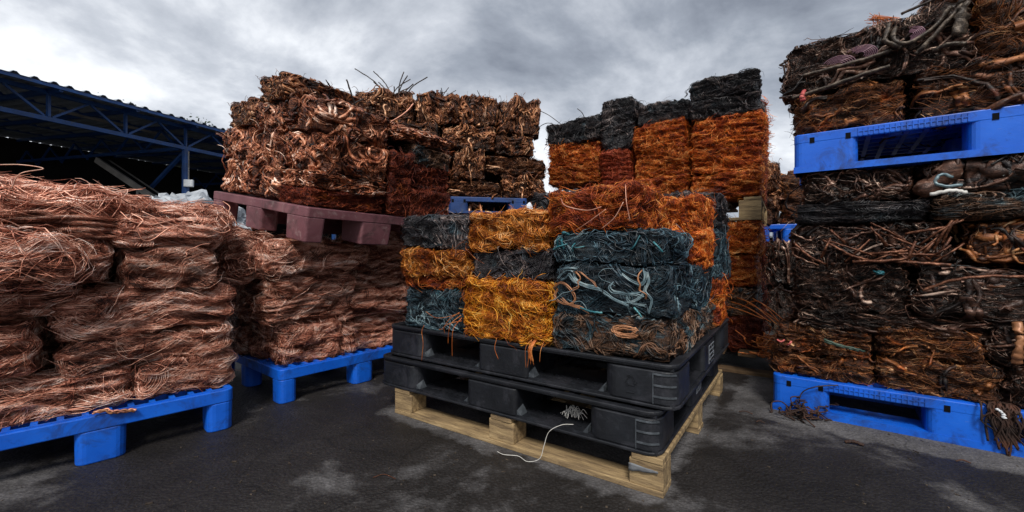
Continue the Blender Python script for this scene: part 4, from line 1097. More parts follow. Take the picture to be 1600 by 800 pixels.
Cb((0.81, 1.05), (1.515, 1.90), 'cable', 'black', 88, 'tall upright dark cable bale between the orange columns', name='cable_bale')
Cb((1.065, 1.52), (1.29, 1.44), 'wire', 'orange', 82, 'orange bale at the bottom of the leftmost orange column')
Cb((1.065, 1.52), (1.44, 1.615), 'wire', 'orange', 81, 'rusty orange bale in the leftmost orange column below the black bale')
Cb((1.065, 1.53), (1.615, 1.80), 'cable', 'black', 84, 'black cable bale topping the leftmost orange column', name='cable_bale')
Cb((0.0, 0.30), (1.45, 1.87), 'wire', 'orange', 83, 'orange bale peeping out behind the right edge of the tallest column', y=(0.50, 0.86))
Cb((0.0, 0.42), (1.105, 1.45), 'wire', 'rust', 61, 'dark rusty bale at the back right under the peeping orange bale', y=(0.46, 0.86))
Cb((0.44, 1.50), (1.12, 1.75), 'wire', 'orange', 82, 'big orange block behind the middle columns of the orange row', y=(0.46, 0.80))
wooden_pallet(FC, (-0.92, 0.0), (0.0, 0.95), 0.957, 'pale_wood', 'raised pale wooden pallet under the tallest orange column', h=0.147, bl=0.13)
wooden_pallet(FC, (-1.53, -0.94), (0.0, 0.9), 0.955, 'pale_wood', 'wooden pallet hidden behind the centre stack under the left orange columns', h=0.14)
Cb((0.0, 0.43), (0.13, 0.34), 'wire', 'rust', 67, 'rusty bale at the bottom of the shaded column under the wooden pallet')
Cb((0.02, 0.45), (0.34, 0.53), 'cable', 'umber', 69, 'dark cable bale in the shaded column, second from the ground', name='cable_bale')
Cb((0.02, 0.43), (0.53, 0.73), 'wire', 'orange', 81, 'shaded orange bale halfway up under the wooden pallet')
Cb((0.0, 0.44), (0.73, 0.953), 'wire', 'orange', 82, 'shaded orange bale directly under the raised wooden pallet')
Cb((0.46, 1.5), (0.13, 0.953), 'wire', 'rust', 68, 'big rusty block behind the centre stack holding up the orange row', y=(0.05, 0.8))
Cb((0.0, 0.44), (0.13, 0.95), 'wire', 'rust', 61, 'big dark rusty block at the back of the shaded column', y=(0.46, 0.9))
wooden_pallet(FC, (-1.5, 0.32), (-0.12, 1.3), 0.0, 'grey_wood', 'weathered wooden pallet on the ground in the dark gap', h=0.128)
stick_tubes('loose_wires', 'rusty wires sticking out over the rear corner of the black pallets', tuple(FC.at(-0.1, -0.02, 0.4)), [
    [tuple(FC.at(-0.2 + k * 0.03, 0.0, 0.40 + 0.03 * (k % 3))), tuple(FC.at(-0.1 + k * 0.03, -0.1, 0.39 + 0.02 * (k % 4))), tuple(FC.at(0.02 + k * 0.035, -0.2 - 0.02 * k, 0.36 - 0.012 * k))] for k in range(6)], 0.003, 'orange_wire')
stick_tubes('loose_wires', 'thin dark wires reaching left from the leftmost orange column', tuple(FC.at(-1.5, 0.1, 1.8)), [
    [tuple(FC.at(-1.45, 0.05, 1.79)), tuple(FC.at(-1.52, 0.0, 1.81)), tuple(FC.at(-1.62, 0.0, 1.78))], [tuple(FC.at(-1.42, 0.05, 1.80)), tuple(FC.at(-1.50, 0.0, 1.87)), tuple(FC.at(-1.58, 0.0, 1.92))], [tuple(FC.at(-1.2, 0.05, 1.79)), tuple(FC.at(-1.21, 0.0, 1.84)), tuple(FC.at(-1.25, 0.0, 1.88))]], 0.003, 'dark_wire')

# ------------------------------------------------------------------ pile in the far gap
GD = 'dark bales in the far gap'
def Db(x, z, style, mat, seed, label, y=(0.0, 0.4), name='scrap_bale'):
    return bale(name, FD, x, y, z, style, mat, seed, label, 'bale', GD)
Db((-0.08, 0.24), (1.01, 1.30), 'scrap', 'brown', 91, 'brown bale on the far blue pallet in the gap, left')
Db((-0.06, 0.24), (1.30, 1.61), 'curl', 'brown', 73, 'dark brown bale topping the far gap pile')
Db((0.25, 0.62), (1.01, 1.50), 'felt', 'felt', 92, 'rusty felted bale beside the brown ones in the far gap')
Db((-0.05, 0.35), (0.0, 0.42), 'scrap', 'scrap', 93, 'black bale on the ground deep in the gap')
Db((-0.03, 0.37), (0.42, 0.84), 'scrap', 'scrap', 94, 'black bale under the far blue pallet')
Db((0.37, 0.8), (0.0, 0.84), 'scrap', 'scrap', 93, 'black block of scrap under the right half of the far blue pallet')

# ------------------------------------------------------------------ right pile of dark scrap
GR = 'dark scrap bales in the right pile'
def Rb(x, z, style, mat, seed, label, y=(0.03, 0.42), name='scrap_bale', own=False, **k):
    return bale(name, FR, x, y, z, style, mat, seed, label, 'bale', GR, own=own, weights=(0.8, 0.6, 1.6, 1, 1, 1), **k)
Rb((-0.01, 0.385), (0.17, 0.275), 'felt', 'felt', 101, 'flat brown felted bale at the left end of the lower blue pallet', own=True)
Rb((0.395, 0.745), (0.17, 0.32), 'felt', 'felt', 102, 'layered reddish brown bale overhanging the lower blue pallet', own=True)
Rb((0.76, 1.25), (0.17, 0.33), 'felt', 'scrap', 103, 'black bale at the bottom right edge of the picture')
Rb((0.01, 0.37), (0.275, 0.40), 'felt', 'felt', 104, 'rusty bale with green and red bits, second layer left, right pile')
Rb((0.38, 0.70), (0.32, 0.44), 'felt', 'felt', 103, 'greyish brown bale in the second layer, middle of the right pile')
Rb((0.71, 1.22), (0.335, 0.50), 'scrap', 'scrap', 105, 'dark bale with an upright strip at the right picture edge, second layer')
Rb((0.07, 0.70), (0.40, 0.49), 'scrap', 'scrap', 106, 'thin black layer bale across the lower middle of the right pile')
Rb((0.085, 0.485), (0.485, 0.70), 'felt', 'scrap', 107, 'dull black packed bale with a small teal speck, right pile', own=True)
Rb((0.495, 1.15), (0.50, 0.70), 'scrap', 'scrap', 105, 'dark bale with curved rods beside the packed black bale')
Rb((0.085, 0.62), (0.70, 0.885), 'pipe', 'scrap', 108, 'bale of crushed dark copper pipes in the middle of the right pile', own=True)
Rb((0.63, 1.20), (0.70, 0.885), 'pipe', 'felt', 109, 'bale of brown crushed pipes at the right picture edge, middle layer')
Rb((0.09, 0.55), (0.885, 0.975), 'cable', 'black', 110, 'thin black cable bale above the crushed pipes', name='cable_bale')
Rb((0.56, 1.15), (0.885, 0.985), 'cable', 'umber', 111, 'thin grey bent strip bale above the brown pipes', name='cable_bale')
Rb((0.115, 0.50), (0.975, 1.118), 'scrap', 'scrap', 112, 'dark mixed scrap bale under the left end of the raised blue pallet')
Rb((0.51, 1.15), (0.985, 1.118), 'sheet', 'scrap', 113, 'bale of folded dark tubes and sheet under the raised blue pallet', own=True)
Rb((0.10, 1.2), (0.17, 0.62), 'felt', 'scrap', 103, 'black scrap block filling the lower back of the right pile', y=(0.44, 0.95))
Rb((0.10, 1.2), (0.62, 1.118), 'felt', 'scrap', 107, 'black scrap block filling the upper back of the right pile', y=(0.44, 0.95))
# upper pile
ZU = 1.305
Rb((0.09, 0.475), (ZU, 1.49), 'felt', 'felt', 114, 'rusty bale at the lower left of the raised pile', own=True)
Rb((0.52, 1.05), (ZU, 1.505), 'scrap', 'felt', 115, 'brown bale with bent strips at the lower right of the raised pile')
ru = Rb((0.05, 0.66), (1.49, 1.74), 'scrap', 'scrap', 116, 'big dark bale with purple wire loops at the upper left of the raised pile', own=True)
Rb((0.67, 1.15), (1.505, 1.75), 'felt', 'felt', 117, 'dark ragged bale right of the purple looped one, top right picture edge')
Rb((0.56, 1.1), (1.75, 1.92), 'felt', 'felt', 114, 'rusty bale cut off by the top right picture edge')
Rb((0.10, 1.1), (ZU, 1.74), 'felt', 'scrap', 107, 'dark scrap block at the back of the raised pile', y=(0.45, 0.95))

rq0 = random.Random(3)
def R_tubes(root, name, paths, r, mat, sides=6, flat=1.0):
    for q in paths:
        part_world(name, tube_mesh(name, [[tuple(FR.at(*p)) for p in q]], r, MATS[mat], sides, flat), root)
R_tubes(ru, 'bent_strip', [
    [(0.08, .0, 1.475), (0.2, -.015, 1.49), (0.33, -.02, 1.515), (0.42, -.015, 1.53)],
    [(0.12, .0, 1.57), (0.25, -.012, 1.575), (0.36, -.01, 1.585), (0.42, .0, 1.60)],
    [(0.44, .02, 1.70), (0.43, -.01, 1.66), (0.435, -.02, 1.63), (0.46, -.02, 1.61), (0.50, -.02, 1.615), (0.56, -.01, 1.66), (0.60, -.01, 1.72)],
    [(0.42, .02, 1.72), (0.41, -.01, 1.67), (0.405, -.02, 1.64), (0.43, -.02, 1.615), (0.455, -.01, 1.60)],
    [(0.50, -.01, 1.56), (0.53, -.02, 1.59), (0.58, -.02, 1.65), (0.62, -.02, 1.70), (0.63, .0, 1.74)],
    [(0.55, .0, 1.56), (0.59, -.015, 1.57), (0.64, -.01, 1.56)]], 0.0075, 'grey_strip', 6, 1.6)
R_tubes(ru, 'flat_strip', [[(0.635, .0, 1.74), (0.63, -.02, 1.68), (0.62, -.015, 1.60)]], 0.012, 'grey_strip', 6, 2.2)
M = NT('purple_wire'); M.b.inputs['Base Color'].default_value = lin('#8a6676'); M.b.inputs['Roughness'].default_value = 0.35; M.b.inputs['Metallic'].default_value = 0.2; MATS['purple_wire'] = M.m
for (cx, cz, w, n, a0, a1) in ((0.345, 1.625, 0.055, 7, -0.9, 2.3), (0.27, 1.60, 0.06, 6, -0.5, 2.6), (0.50, 1.66, 0.045, 7, -1.3, 1.6)):
    ps = []
    for k in range(n):
        q = 0.25 + 0.75 * k / n; e_ = rq0.gauss(0, .12)
        ps.append([tuple(FR.at(cx - 0.02 + w * q * math.cos(t + e_) * 1.15, -.008 - .006 * math.sin((t - a0) / (a1 - a0) * 3.14), cz + w * 0.75 * q * math.sin(t + e_) - 0.3 * w)) for t in np.linspace(a0, a1, 7)])
    part_world('purple_wire_loop', tube_mesh('purple_wire_loop', ps, 0.0016, MATS['purple_wire'], 4, 1.0, 4), ru)
R_tubes(ru, 'red_rag', [[(0.125, -.002, 1.50), (0.118, -.018, 1.475), (0.122, -.016, 1.45)]], 0.008, 'red_rag', 6, 1.5)
stick_tubes('copper_tuft', 'rusty tuft of wire curling up from the top of the raised pile', tuple(FR.at(0.36, 0.15, 1.74)), [
    [tuple(FR.at(0.30 + k * .002, 0.1, 1.735)), tuple(FR.at(0.345 + k * .003, 0.1, 1.745 + .002 * (k % 4))), tuple(FR.at(0.375 + k * .002, 0.1, 1.77 + .003 * (k % 3))), tuple(FR.at(0.372 + rq0.gauss(0, .012), 0.1 + rq0.gauss(0, .01), 1.80 + rq0.gauss(0, .008)))] for k in range(40)], 0.0011, 'orange_wire')
stick_tubes('metal_bar', 'dark flat bar jutting left from the top of the raised pile', tuple(FR.at(0.5, 0.0, 1.77)), [[tuple(FR.at(0.46, .02, 1.752)), tuple(FR.at(0.55, .02, 1.775)), tuple(FR.at(0.65, .02, 1.80))]], 0.006, 'dark_wire', 'bar')
stick_tubes('curved_rod', 'long curved copper rod across the front of the right pile', tuple(FR.at(0.6, -0.02, 0.62)), [[tuple(FR.at(0.52, -.01, .60)), tuple(FR.at(0.60, -.03, .645)), tuple(FR.at(0.70, -.03, .665)), tuple(FR.at(0.85, -.02, .665))]], 0.006, 'copper_pipe', 'rod')
stick_tubes('teal_tube', 'bent blue grey tube in front of the folded tubes, right pile', tuple(FR.at(0.55, -0.02, 1.0)), [[tuple(FR.at(0.63, -.012, 1.015)), tuple(FR.at(0.58, -.025, 1.015)), tuple(FR.at(0.555, -.025, 1.03)), tuple(FR.at(0.56, -.025, 1.05)), tuple(FR.at(0.575, -.02, 1.062)), tuple(FR.at(0.605, -.008, 1.05))]], 0.0060, 'pale_cable', 'tube')
stick_tubes('white_tube', 'pale flattened tube end below the bent blue grey tube', tuple(FR.at(0.55, -0.02, 0.98)), [[tuple(FR.at(0.54, -.02, .985)), tuple(FR.at(0.60, -.025, .995)), tuple(FR.at(0.64, -.015, .985))]], 0.008, 'white_string', 'tube')
def by_label(start): return [o for o in bpy.data.objects if o.get('label', '').startswith(start)][0]
R_tubes(by_label('dull black packed bale'), 'teal_strip', [[(.375, .01, .668), (.388, -.008, .673), (.402, .0, .667)], [(.38, .005, .66), (.392, -.008, .664), (.398, .004, .672)], [(.37, .008, .675), (.385, -.007, .666), (.40, .006, .66)]], 0.0035, 'teal_patina', 6, 1.8)
R_tubes(by_label('dark bale with an upright strip'), 'upright_strip', [[(.775, .01, .345), (.772, -.012, .38), (.778, -.014, .43), (.775, .01, .495)]], 0.009, 'tan_cable', 6, 1.8)
R_tubes(by_label('rusty bale with green'), 'red_rag', [[(.02, .0, .335), (.035, -.012, .33), (.05, -.006, .34)], [(.06, .0, .315), (.07, -.01, .325), (.075, .0, .335)]], 0.004, 'red_rag', 6, 1.5)
R_tubes(by_label('rusty bale with green'), 'green_cable', [[(.20, .0, .36), (.25, -.012, .345), (.31, -.012, .335), (.34, .0, .325)], [(.20, .0, .35), (.26, -.012, .338), (.32, -.01, .328)]], 0.0045, 'green_cable', 6, 1.2)
# crushed pipes and sheets that stand out one by one
pipes = [o for o in bpy.data.objects if o.get('label', '').startswith('bale of crushed dark copper pipes')][0]
rq = random.Random(31); ps = []
for k in range(26):
    x = 0.14 + 0.47 * rq.random(); z = 0.72 + 0.14 * rq.random(); a = rq.choice([0.5, 0.9, 1.2, 2.2, 2.6, 0.1]) + rq.gauss(0, .15); L = rq.uniform(0.04, 0.10)
    dx, dz = math.cos(a) * L, math.sin(a) * L * 0.8
    ps.append([(x - dx, .004, max(.70, min(.88, z - dz))), (x, -.014 - .008 * rq.random(), z), (x + dx, .0, max(.70, min(.88, z + dz)))])
R_tubes(pipes, 'crushed_pipe', ps[:13], 0.0055, 'copper_pipe')
R_tubes(pipes, 'crushed_pipe', ps[13:], 0.004, 'copper_pipe', 6, 1.7)
R_tubes(pipes, 'crushed_pipe', [[(.30, -.01, .715), (.40, -.022, .718), (.47, -.02, .73), (.485, -.02, .76), (.50, -.01, .80)], [(.42, -.012, .72), (.5, -.02, .712), (.6, -.012, .705)]], 0.0065, 'copper_pipe')
def clump(name, label, loc, n, size, mat, seed, r=0.004):
    r_ = random.Random(seed); root = empty(name, loc=loc); ps = []
    for k in range(n):
        p = Vector(loc) + Vector((r_.gauss(0, size[0]), r_.gauss(0, size[1]), r_.uniform(0, size[2])))
        pts = [tuple(p)]
        for j in range(4):
            p = p + Vector((r_.gauss(0, size[0] * .7), r_.gauss(0, size[1] * .7), r_.gauss(0, size[2] * .25)))
            p.z = max(p.z, loc[2] + r); pts.append(tuple(p))
        ps.append(pts)
    part_world('strand_clump', tube_mesh('strand_clump', ps, r, MATS[mat], 4, 1.6, 5), root)
    tag(root, label, 'debris'); return root
def gp(u, v, z=0.0):
    t = (z - CAM_H) / ((392 - v) / 660); return ((u - 800) / 660 * t, t, z)
clump('rag_clump', 'clump of brown wire waste against the left block of the lower blue pallet', (1.315, 1.925, 0.0), 40, (0.035, 0.02, 0.05), 'brown_rag', 4, 0.0028)
pr = FR.at(0.75, -0.012, 0.02)
rg_ = empty('rag_strip', loc=tuple(FR.at(0.745, -0.02, 0.17)))
hs = []
for k in range(70):
    x = 0.745 + rq.gauss(0, .020)
    hs.append([tuple(FR.at(x, .03, .185)), tuple(FR.at(x + rq.gauss(0, .012), -.018 + rq.gauss(0, .005), .165 + rq.gauss(0, .008))), tuple(FR.at(x + rq.gauss(0, .014), -.02 + rq.gauss(0, .004), .12)), tuple(FR.at(x + .012 + rq.gauss(0, .010), -.014, .065 + rq.gauss(0, .035)))])
part_world('strand_clump', tube_mesh('strand_clump', hs, 0.0026, MATS['brown_rag'], 4, 1.5), rg_)
part_world('white_tag', tube_mesh('white_tag', [[tuple(FR.at(.715, -.026, .172)), tuple(FR.at(.73, -.028, .16)), tuple(FR.at(.735, -.028, .14))]], 0.005, MATS['white_plastic'], 4, 1.6), rg_)
tag(rg_, 'dark brown rag hanging over the front of the lower right pallet', 'rag')
stick_tubes('loose_wire', 'thin brown wire curling down the face of the lower right pallet', tuple(FR.at(0.12, -0.01, 0.0)), [[tuple(FR.at(.25, -.01, .165)), tuple(FR.at(.17, -.02, .145)), tuple(FR.at(.12, -.02, .11)), tuple(FR.at(.11, -.02, .06)), tuple(FR.at(.14, -.02, .012))]], 0.0025, 'dark_wire')

# ------------------------------------------------------------------ small things on the ground
stick_tubes('white_wire', 'white wire curling out of the lower black pallet onto the ground', gp(860, 720), [[
    tuple(FK.at(-0.30, 0.02, 0.150)), tuple(FK.at(-0.33, -0.012, 0.152)), tuple(FK.at(-0.37, -0.03, 0.125)), tuple(FK.at(-0.385, -0.04, 0.075)), tuple(FK.at(-0.40, -0.045, 0.028)), tuple(FK.at(-0.45, -0.045, 0.004)), tuple(FK.at(-0.50, -0.03, 0.004)), tuple(FK.at(-0.55, -0.05, 0.004)), tuple(FK.at(-0.585, -0.045, 0.004))]], 0.0011, 'white_string')
st_ = []
for k in range(38):
    x = -0.33 + rq.gauss(0, .013); y = 0.09 + rq.gauss(0, .012); a = rq.uniform(0, 6.28); L = rq.uniform(.012, .06) * rq.uniform(.5, 1)
    st_.append([tuple(FK.at(x, y, .15)), tuple(FK.at(x + math.cos(a) * L * .5, y + math.sin(a) * L * .4, .165 + rq.uniform(0, .02))), tuple(FK.at(x + math.cos(a) * L, y + math.sin(a) * L, .148 + rq.uniform(0, .02)))])
r0 = empty('string_tuft', loc=tuple(FK.at(-0.33, 0.09, 0.138)))
part_world('string', tube_mesh('string', st_, 0.0009, MATS['white_string'], 4), r0)
tag(r0, 'frayed tuft of white string inside the lower black pallet opening', 'string')
# torn plastic wrap on the near corner block
pw = MB(); Wp = []
rs = random.Random(2)
for i in range(9):
    for j in range(4):
        Wp.append((-0.094 + i * 0.0115, -0.003 - 0.003 * rs.random(), 0.088 - j * 0.009 * (1 - i / 10) - 0.006 * i / 8 - 0.002 * rs.random()))
pw.add(Wp, [(i * 4 + j, i * 4 + j + 1, (i + 1) * 4 + j + 1, (i + 1) * 4 + j) for i in range(8) for j in range(3)])
pwo = pw.build('plastic_wrap', MATS['film_grey'], smooth=True); pwo.matrix_world = FK.M
sm = pwo.modifiers.new('thick', 'SOLIDIFY'); sm.thickness = 0.0015; sm.offset = 0
tag(pwo, 'torn grey plastic film clinging to the near corner block of the wooden pallet', 'plastic film')
stick_tubes('copper_scrap', 'short reddish wire lying on the ground left of the wooden pallet', gp(605, 745, 0.004), [[gp(583, 746, .004), gp(600, 741, .006), gp(618, 748, .004)]], 0.0013, 'copper_pipe')
for (u, v, l, n) in ((1335, 693, 0.05, 'dark flake of scrap on the ground before the right pallet'), (1188, 660, 0.03, 'small dark splinter on the ground between centre and right pallets'), (1165, 645, 0.05, 'thin dark stick on the ground right of the wooden pallet'), (1505, 722, 0.04, 'tiny dark stick at the lower right near the raised runner')):
    a = rq.uniform(-.3, .3); c = Vector(gp(u, v, .006)); d = Vector((math.cos(a), -abs(math.sin(a)) - .3, 0)) * l
    stick_tubes('scrap_flake', n, tuple(c), [[tuple(c - d * .5), tuple(c + Vector((0, 0.004, .006))), tuple(c + d * .5)]], 0.006 if l > .04 and u > 1200 else 0.0025, 'brown_rag', 'debris')
r_ = random.Random(12); bits = MB()
for k in range(800):
    u = r_.uniform(-1.6, 2.2); y = r_.uniform(0.9, 2.6); s_ = r_.uniform(.001, .003) * (1.8 if r_.random() < .06 else 1)
    bits.beam((u, y, s_ * .4), (u + r_.gauss(0, s_ * 2), y + r_.gauss(0, s_ * 2), s_ * .5), s_, s_ * .8)
bo = bits.build('ground_grit', MATS['grey_strip']); bo['kind'] = 'stuff'; bo['label'] = 'scattered tiny grey grit and scrap chips on the wet ground'
# plate and waste in the dark gap
clump('waste_clump', 'heap of rusty waste strands on the ground in the dark gap', (1.62, 2.56, 0.13), 50, (0.07, 0.06, 0.10), 'orange_wire', 9, 0.003)

# ------------------------------------------------------------------ open shed at the left
sd = Vector((0.35, 0.937, 0)).normalized(); sn = Vector((-sd.y, sd.x, 0))       # along the front, inward (to the left/back)
S0 = Vector((-9.3, 7.67, 0))
def sp(t, inn, z): return tuple(S0 + sd * t + sn * inn + Vector((0, 0, z)))
shed = empty('open_shed', loc=sp(3.14, 0, 0)); tag(shed, 'open shed with blue steel trusses and corrugated roof at the left', 'shed')
def spart(name, mb, mat, **k):
    o = mb.build(name, MATS[mat], **k); o.parent = shed; o.matrix_parent_inverse = shed.matrix_basis.inverted(); return o
T0, T1 = -4.36, 11.89; zc_, zt_ = 3.34, 3.86
q = MB(); q.beam(sp(T0, 0, zc_), sp(T1, 0, zc_), 0.07, 0.085); spart('bottom_chord', q, 'blue_paint')
q = MB(); q.beam(sp(T0, 0, zt_), sp(T1, 0, zt_), 0.08, 0.08); spart('top_chord', q, 'blue_paint')
tn = 0.64 - 1.25 * 4
while tn <= T1:
    q = MB(); q.beam(sp(tn, 0, zc_ + 0.05), sp(tn, 0, zt_ - 0.04), 0.05, 0.05); spart('truss_vertical', q, 'blue_paint')
    for s_ in (-1, 1):
        q = MB(); q.beam(sp(tn + 0.06 * s_, 0, zc_ + 0.05), sp(tn + 0.6 * s_, 0, zt_ - 0.04), 0.04, 0.04); spart('truss_diagonal', q, 'blue_paint')
    # roof beam going inward, with its own web
    q = MB(); q.beam(sp(tn, -0.45, zt_ + 0.0), sp(tn, 8.2, zt_ + 0.42), 0.06, 0.09); spart('rafter', q, 'blue_paint')
    tn += 1.25
for tp in (-1.86, 3.14, 8.14):
    q = MB(); q.rrect(-0.07, 0.07, -0.07, 0.07, 0, zc_ - 0.05, 0.05, 4)
    o = q.build('post', MATS['blue_paint'], shed); o.matrix_parent_inverse = shed.matrix_basis.inverted(); o.location = sp(tp, 0, 0)
    q = MB(); q.beam(sp(tp, 0.05, zc_ - 0.1), sp(tp, 1.5, zc_ - 1.0), 0.07, 0.07); spart('brace', q, 'blue_paint')
    q = MB(); q.beam(sp(tp, 0.08, zc_), sp(tp, 8.0, zc_ + 0.25), 0.06, 0.08); spart('tie_beam', q, 'blue_paint')
    for k in range(6):
        q = MB(); a0 = 0.3 + k * 1.3; q.beam(sp(tp, a0, zc_ + .04), sp(tp, a0 + .65, zt_ + .02), 0.04, 0.04); spart('truss_diagonal', q, 'blue_paint')
        q = MB(); q.beam(sp(tp, a0 + 1.3, zc_ + .08), sp(tp, a0 + .65, zt_ + .02), 0.04, 0.04); spart('truss_diagonal', q, 'blue_paint')
for inn in (1.6, 3.2, 4.8, 6.4):
    z = zt_ + 0.09 + (inn + 0.45) / 8.65 * 0.42
    q = MB(); q.beam(sp(T0, inn, z - 0.02), sp(T1, inn, z - 0.02), 0.06, 0.06); spart('purlin', q, 'blue_paint')
# corrugated sheets
def corr(t0, t1):
    q = MB(); n = int((t1 - t0) / 0.0417); prof = []
    for k in range(n + 1):
        ph = k % 6; prof.append((t0 + (t1 - t0) * k / n, 0.045 if ph in (2, 3) else 0.0))
    vs = []
    for inn, z in ((-0.5, zt_ + 0.05), (8.3, zt_ + 0.48)):
        for t, hh in prof: vs.append(sp(t, inn, z + hh + 0.008))
    m = len(prof); q.add(vs, [(k, k + 1, m + k + 1, m + k) for k in range(m - 1)])
    o = spart('roof_sheet', q, 'roof_metal'); so = o.modifiers.new('thick', 'SOLIDIFY'); so.thickness = 0.006
t = T0
while t < T1 - 0.1:
    corr(t, min(t + 1.0, T1)); t += 1.0
q = MB(); q.beam(sp(T0, -0.47, zt_ + 0.02), sp(T1, -0.47, zt_ + 0.02), 0.03, 0.06); spart('eave_strip', q, 'blue_paint')
# back and end walls
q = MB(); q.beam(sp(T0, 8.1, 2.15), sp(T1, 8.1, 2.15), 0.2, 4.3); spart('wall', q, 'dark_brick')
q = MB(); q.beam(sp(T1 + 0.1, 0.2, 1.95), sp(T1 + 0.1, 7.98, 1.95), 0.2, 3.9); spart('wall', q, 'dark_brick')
# light fitting / pale strip under the roof
q = MB(); q.beam(sp(1.3, 1.2, zt_ - 0.02), sp(3.3, 1.2, zt_ - 0.02), 0.06, 0.05); spart('pale_duct', q, 'dusty_metal')
# box on the post
jb = empty('junction_box', loc=sp(3.14, -0.12, 1.85 + 0.6)); 
q = MB(); q.box(-0.1, 0.1, -0.04, 0.04, -0.09, 0.09); b_ = q.build('box', MATS['white_plastic'], jb, bevel=0.01)
q = MB(); q.box(-0.08, 0.08, -0.046, -0.0405, -0.07, 0.07); q.build('lid', MATS['white_plastic'], jb, bevel=0.002)
q = MB(); q.beam((0, 0.0, 0.09), (0, 0.0, 0.8), 0.02, 0.02); q.build('conduit', MATS['dusty_metal'], jb)
jb.rotation_euler = (0, 0, math.atan2(sd.x, -sd.y) + math.pi + 0.6)
tag(jb, 'small white box fixed to the blue shed post', 'electric box')
# sloping beam inside
cv = empty('conveyor', loc=(-5.5, 10.0, 0))
for off in (-0.16, 0.16):
    q = MB(); q.beam((-10.67, 11.0 + off, 3.1), (-5.5, 10.0 + off, 0.08), 0.06, 0.14); o = q.build('side_rail', MATS['dusty_metal']); o.parent = cv; o.matrix_parent_inverse = cv.matrix_basis.inverted()
q = MB(); q.beam((-10.67, 11.0, 3.13), (-5.5, 10.0, 0.11), 0.26, 0.03); o = q.build('belt', MATS['ink_shade_black']); o.parent = cv; o.matrix_parent_inverse = cv.matrix_basis.inverted()
for k in range(3):
    f = 0.25 + 0.27 * k; x = -10.67 + 5.17 * f; y = 11.0 - f; z = 3.1 - 3.02 * f
    q = MB(); q.beam((x, y + .15, 0), (x, y + .15, z - .08), 0.06); q.beam((x, y - .15, 0), (x, y - .15, z - .08), 0.06)
    o = q.build('leg', MATS['dusty_metal']); o.parent = cv; o.matrix_parent_inverse = cv.matrix_basis.inverted()
tag(cv, 'dusty grey conveyor sloping down in the dark of the shed', 'conveyor')
# crumpled white sacks by the post
def sack(loc, rx, ry, h, seed, label):
    rs_ = np.random.default_rng(seed)
    sf = Surf((rx, ry, h / 2), rs_, amp=0.10, fold=0.05, power=2.3, k=5.0, crease=0.012)
    sf.k3 = sf.k3 * 0.10; sf.k4 = sf.k4 * 0.25
    me = core_mesh('sack', sf, MATS['white_sheet'], 0.0, 0.09)
    co = np.empty(len(me.vertices) * 3, dtype=np.float32); me.vertices.foreach_get('co', co); co = co.reshape(-1, 3)
    kk = np.array([[13, 9, 11], [-8, 15, 9], [10, -14, 16], [17, 6, -12]]) * 1.2
    co = co + 0.035 * np.stack([np.abs(np.sin(co @ kk.T + i)).sum(-1) - 2.5 for i in (0, 2, 4)], -1)
    me.vertices.foreach_set('co', np.ascontiguousarray(co, dtype=np.float32).ravel())
    me.polygons.foreach_set('use_smooth', np.zeros(len(me.polygons), dtype=bool)); me.update()
    o = link('white_sack', me); o.location = (loc[0], loc[1], loc[2] + h / 2); tag(o, label, 'sack'); return o
sack((-6.9, 9.1, 0.0), 0.62, 0.55, 1.05, 1, 'big white crumpled sack at the bottom by the shed post')
sack((-7.05, 9.0, 0.95), 0.66, 0.55, 0.98, 2, 'crumpled white sack left of the blue shed post')
sack((-6.55, 9.5, 0.0), 0.5, 0.5, 1.9, 3, 'tall dull white sack right of the blue shed post')

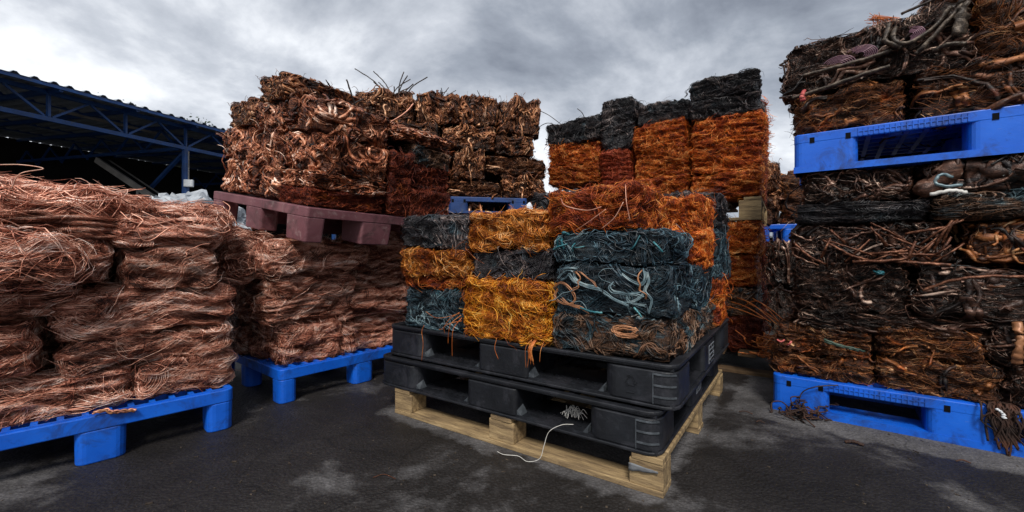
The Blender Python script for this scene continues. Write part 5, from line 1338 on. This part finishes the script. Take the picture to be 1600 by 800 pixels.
# trees behind the shed -----------------------------------------------
def tree(x, y, h, cr_, seed, label):
    r_ = np.random.default_rng(seed); root = empty('tree', loc=(x, y, 0))
    limbs = [[(0, 0, 0), (0.05, 0, h * .3), (0, 0.05, h * .6), (0.03, 0, h * .93)]]
    t_ = MB()
    paths = [limbs[0]]
    V, Q = [], []
    X = smooth_path(limbs[0], 6)[None]; R = np.linspace(0.16, 0.03, X.shape[1])[None]
    v_, q_ = sweep(X, np.broadcast_to(np.array([1., 0.2, 0]), X.shape).copy(), R, 1.0, 8); V.append(v_); Q.append(q_); b = len(v_)
    tips = []
    for k in range(16):
        z = h * r_.uniform(.4, .9); a = r_.uniform(0, 6.28); L = cr_ * r_.uniform(.5, 1) * (1.15 - z / h * .6)
        p = [(0, 0, z), (math.cos(a) * L * .5, math.sin(a) * L * .5, z + L * .3), (math.cos(a) * L, math.sin(a) * L, z + L * .55)]
        X = smooth_path(p, 4)[None]; R = np.linspace(0.05, 0.012, X.shape[1])[None]
        v_, q_ = sweep(X, np.broadcast_to(np.array([0.1, 0.2, 1.]), X.shape).copy(), R, 1.0, 5); V.append(v_); Q.append(q_ + b); b += len(v_); tips.append(p[1]); tips.append(p[2])
    tips.append((0.03, 0, h * .95))
    link('trunk', mesh_np('trunk', np.concatenate(V), np.concatenate(Q), [MATS['bark']]), root)
    tips = np.array(tips); n = 2600
    c = tips[r_.integers(0, len(tips), n)] + r_.normal(size=(n, 3)) * cr_ * 0.17
    u = r_.normal(size=(n, 3)); u /= np.linalg.norm(u, axis=1, keepdims=True); w = np.cross(u, r_.normal(size=(n, 3))); w /= np.linalg.norm(w, axis=1, keepdims=True)
    s_ = r_.uniform(.05, .1, (n, 1))
    P = np.stack([c - u * s_, c + w * s_ * .5, c + u * s_, c - w * s_ * .5], 1).reshape(-1, 3)
    cr_o = link('crown', mesh_np('crown', P, np.arange(n * 4).reshape(n, 4), [MATS['leaf']], False), root)
    tag(root, label, 'tree')
tree(-16.0, 22.0, 7.5, 1.5, 1, 'tree top just showing over the right end of the shed roof')
tree(-19.8, 21.5, 8.4, 1.4, 2, 'sparse treetop above the middle of the shed roof')
tree(-21.9, 22.0, 8.9, 1.3, 3, 'leftmost small treetop above the shed roof')

print('unique triangles', TRI[0])
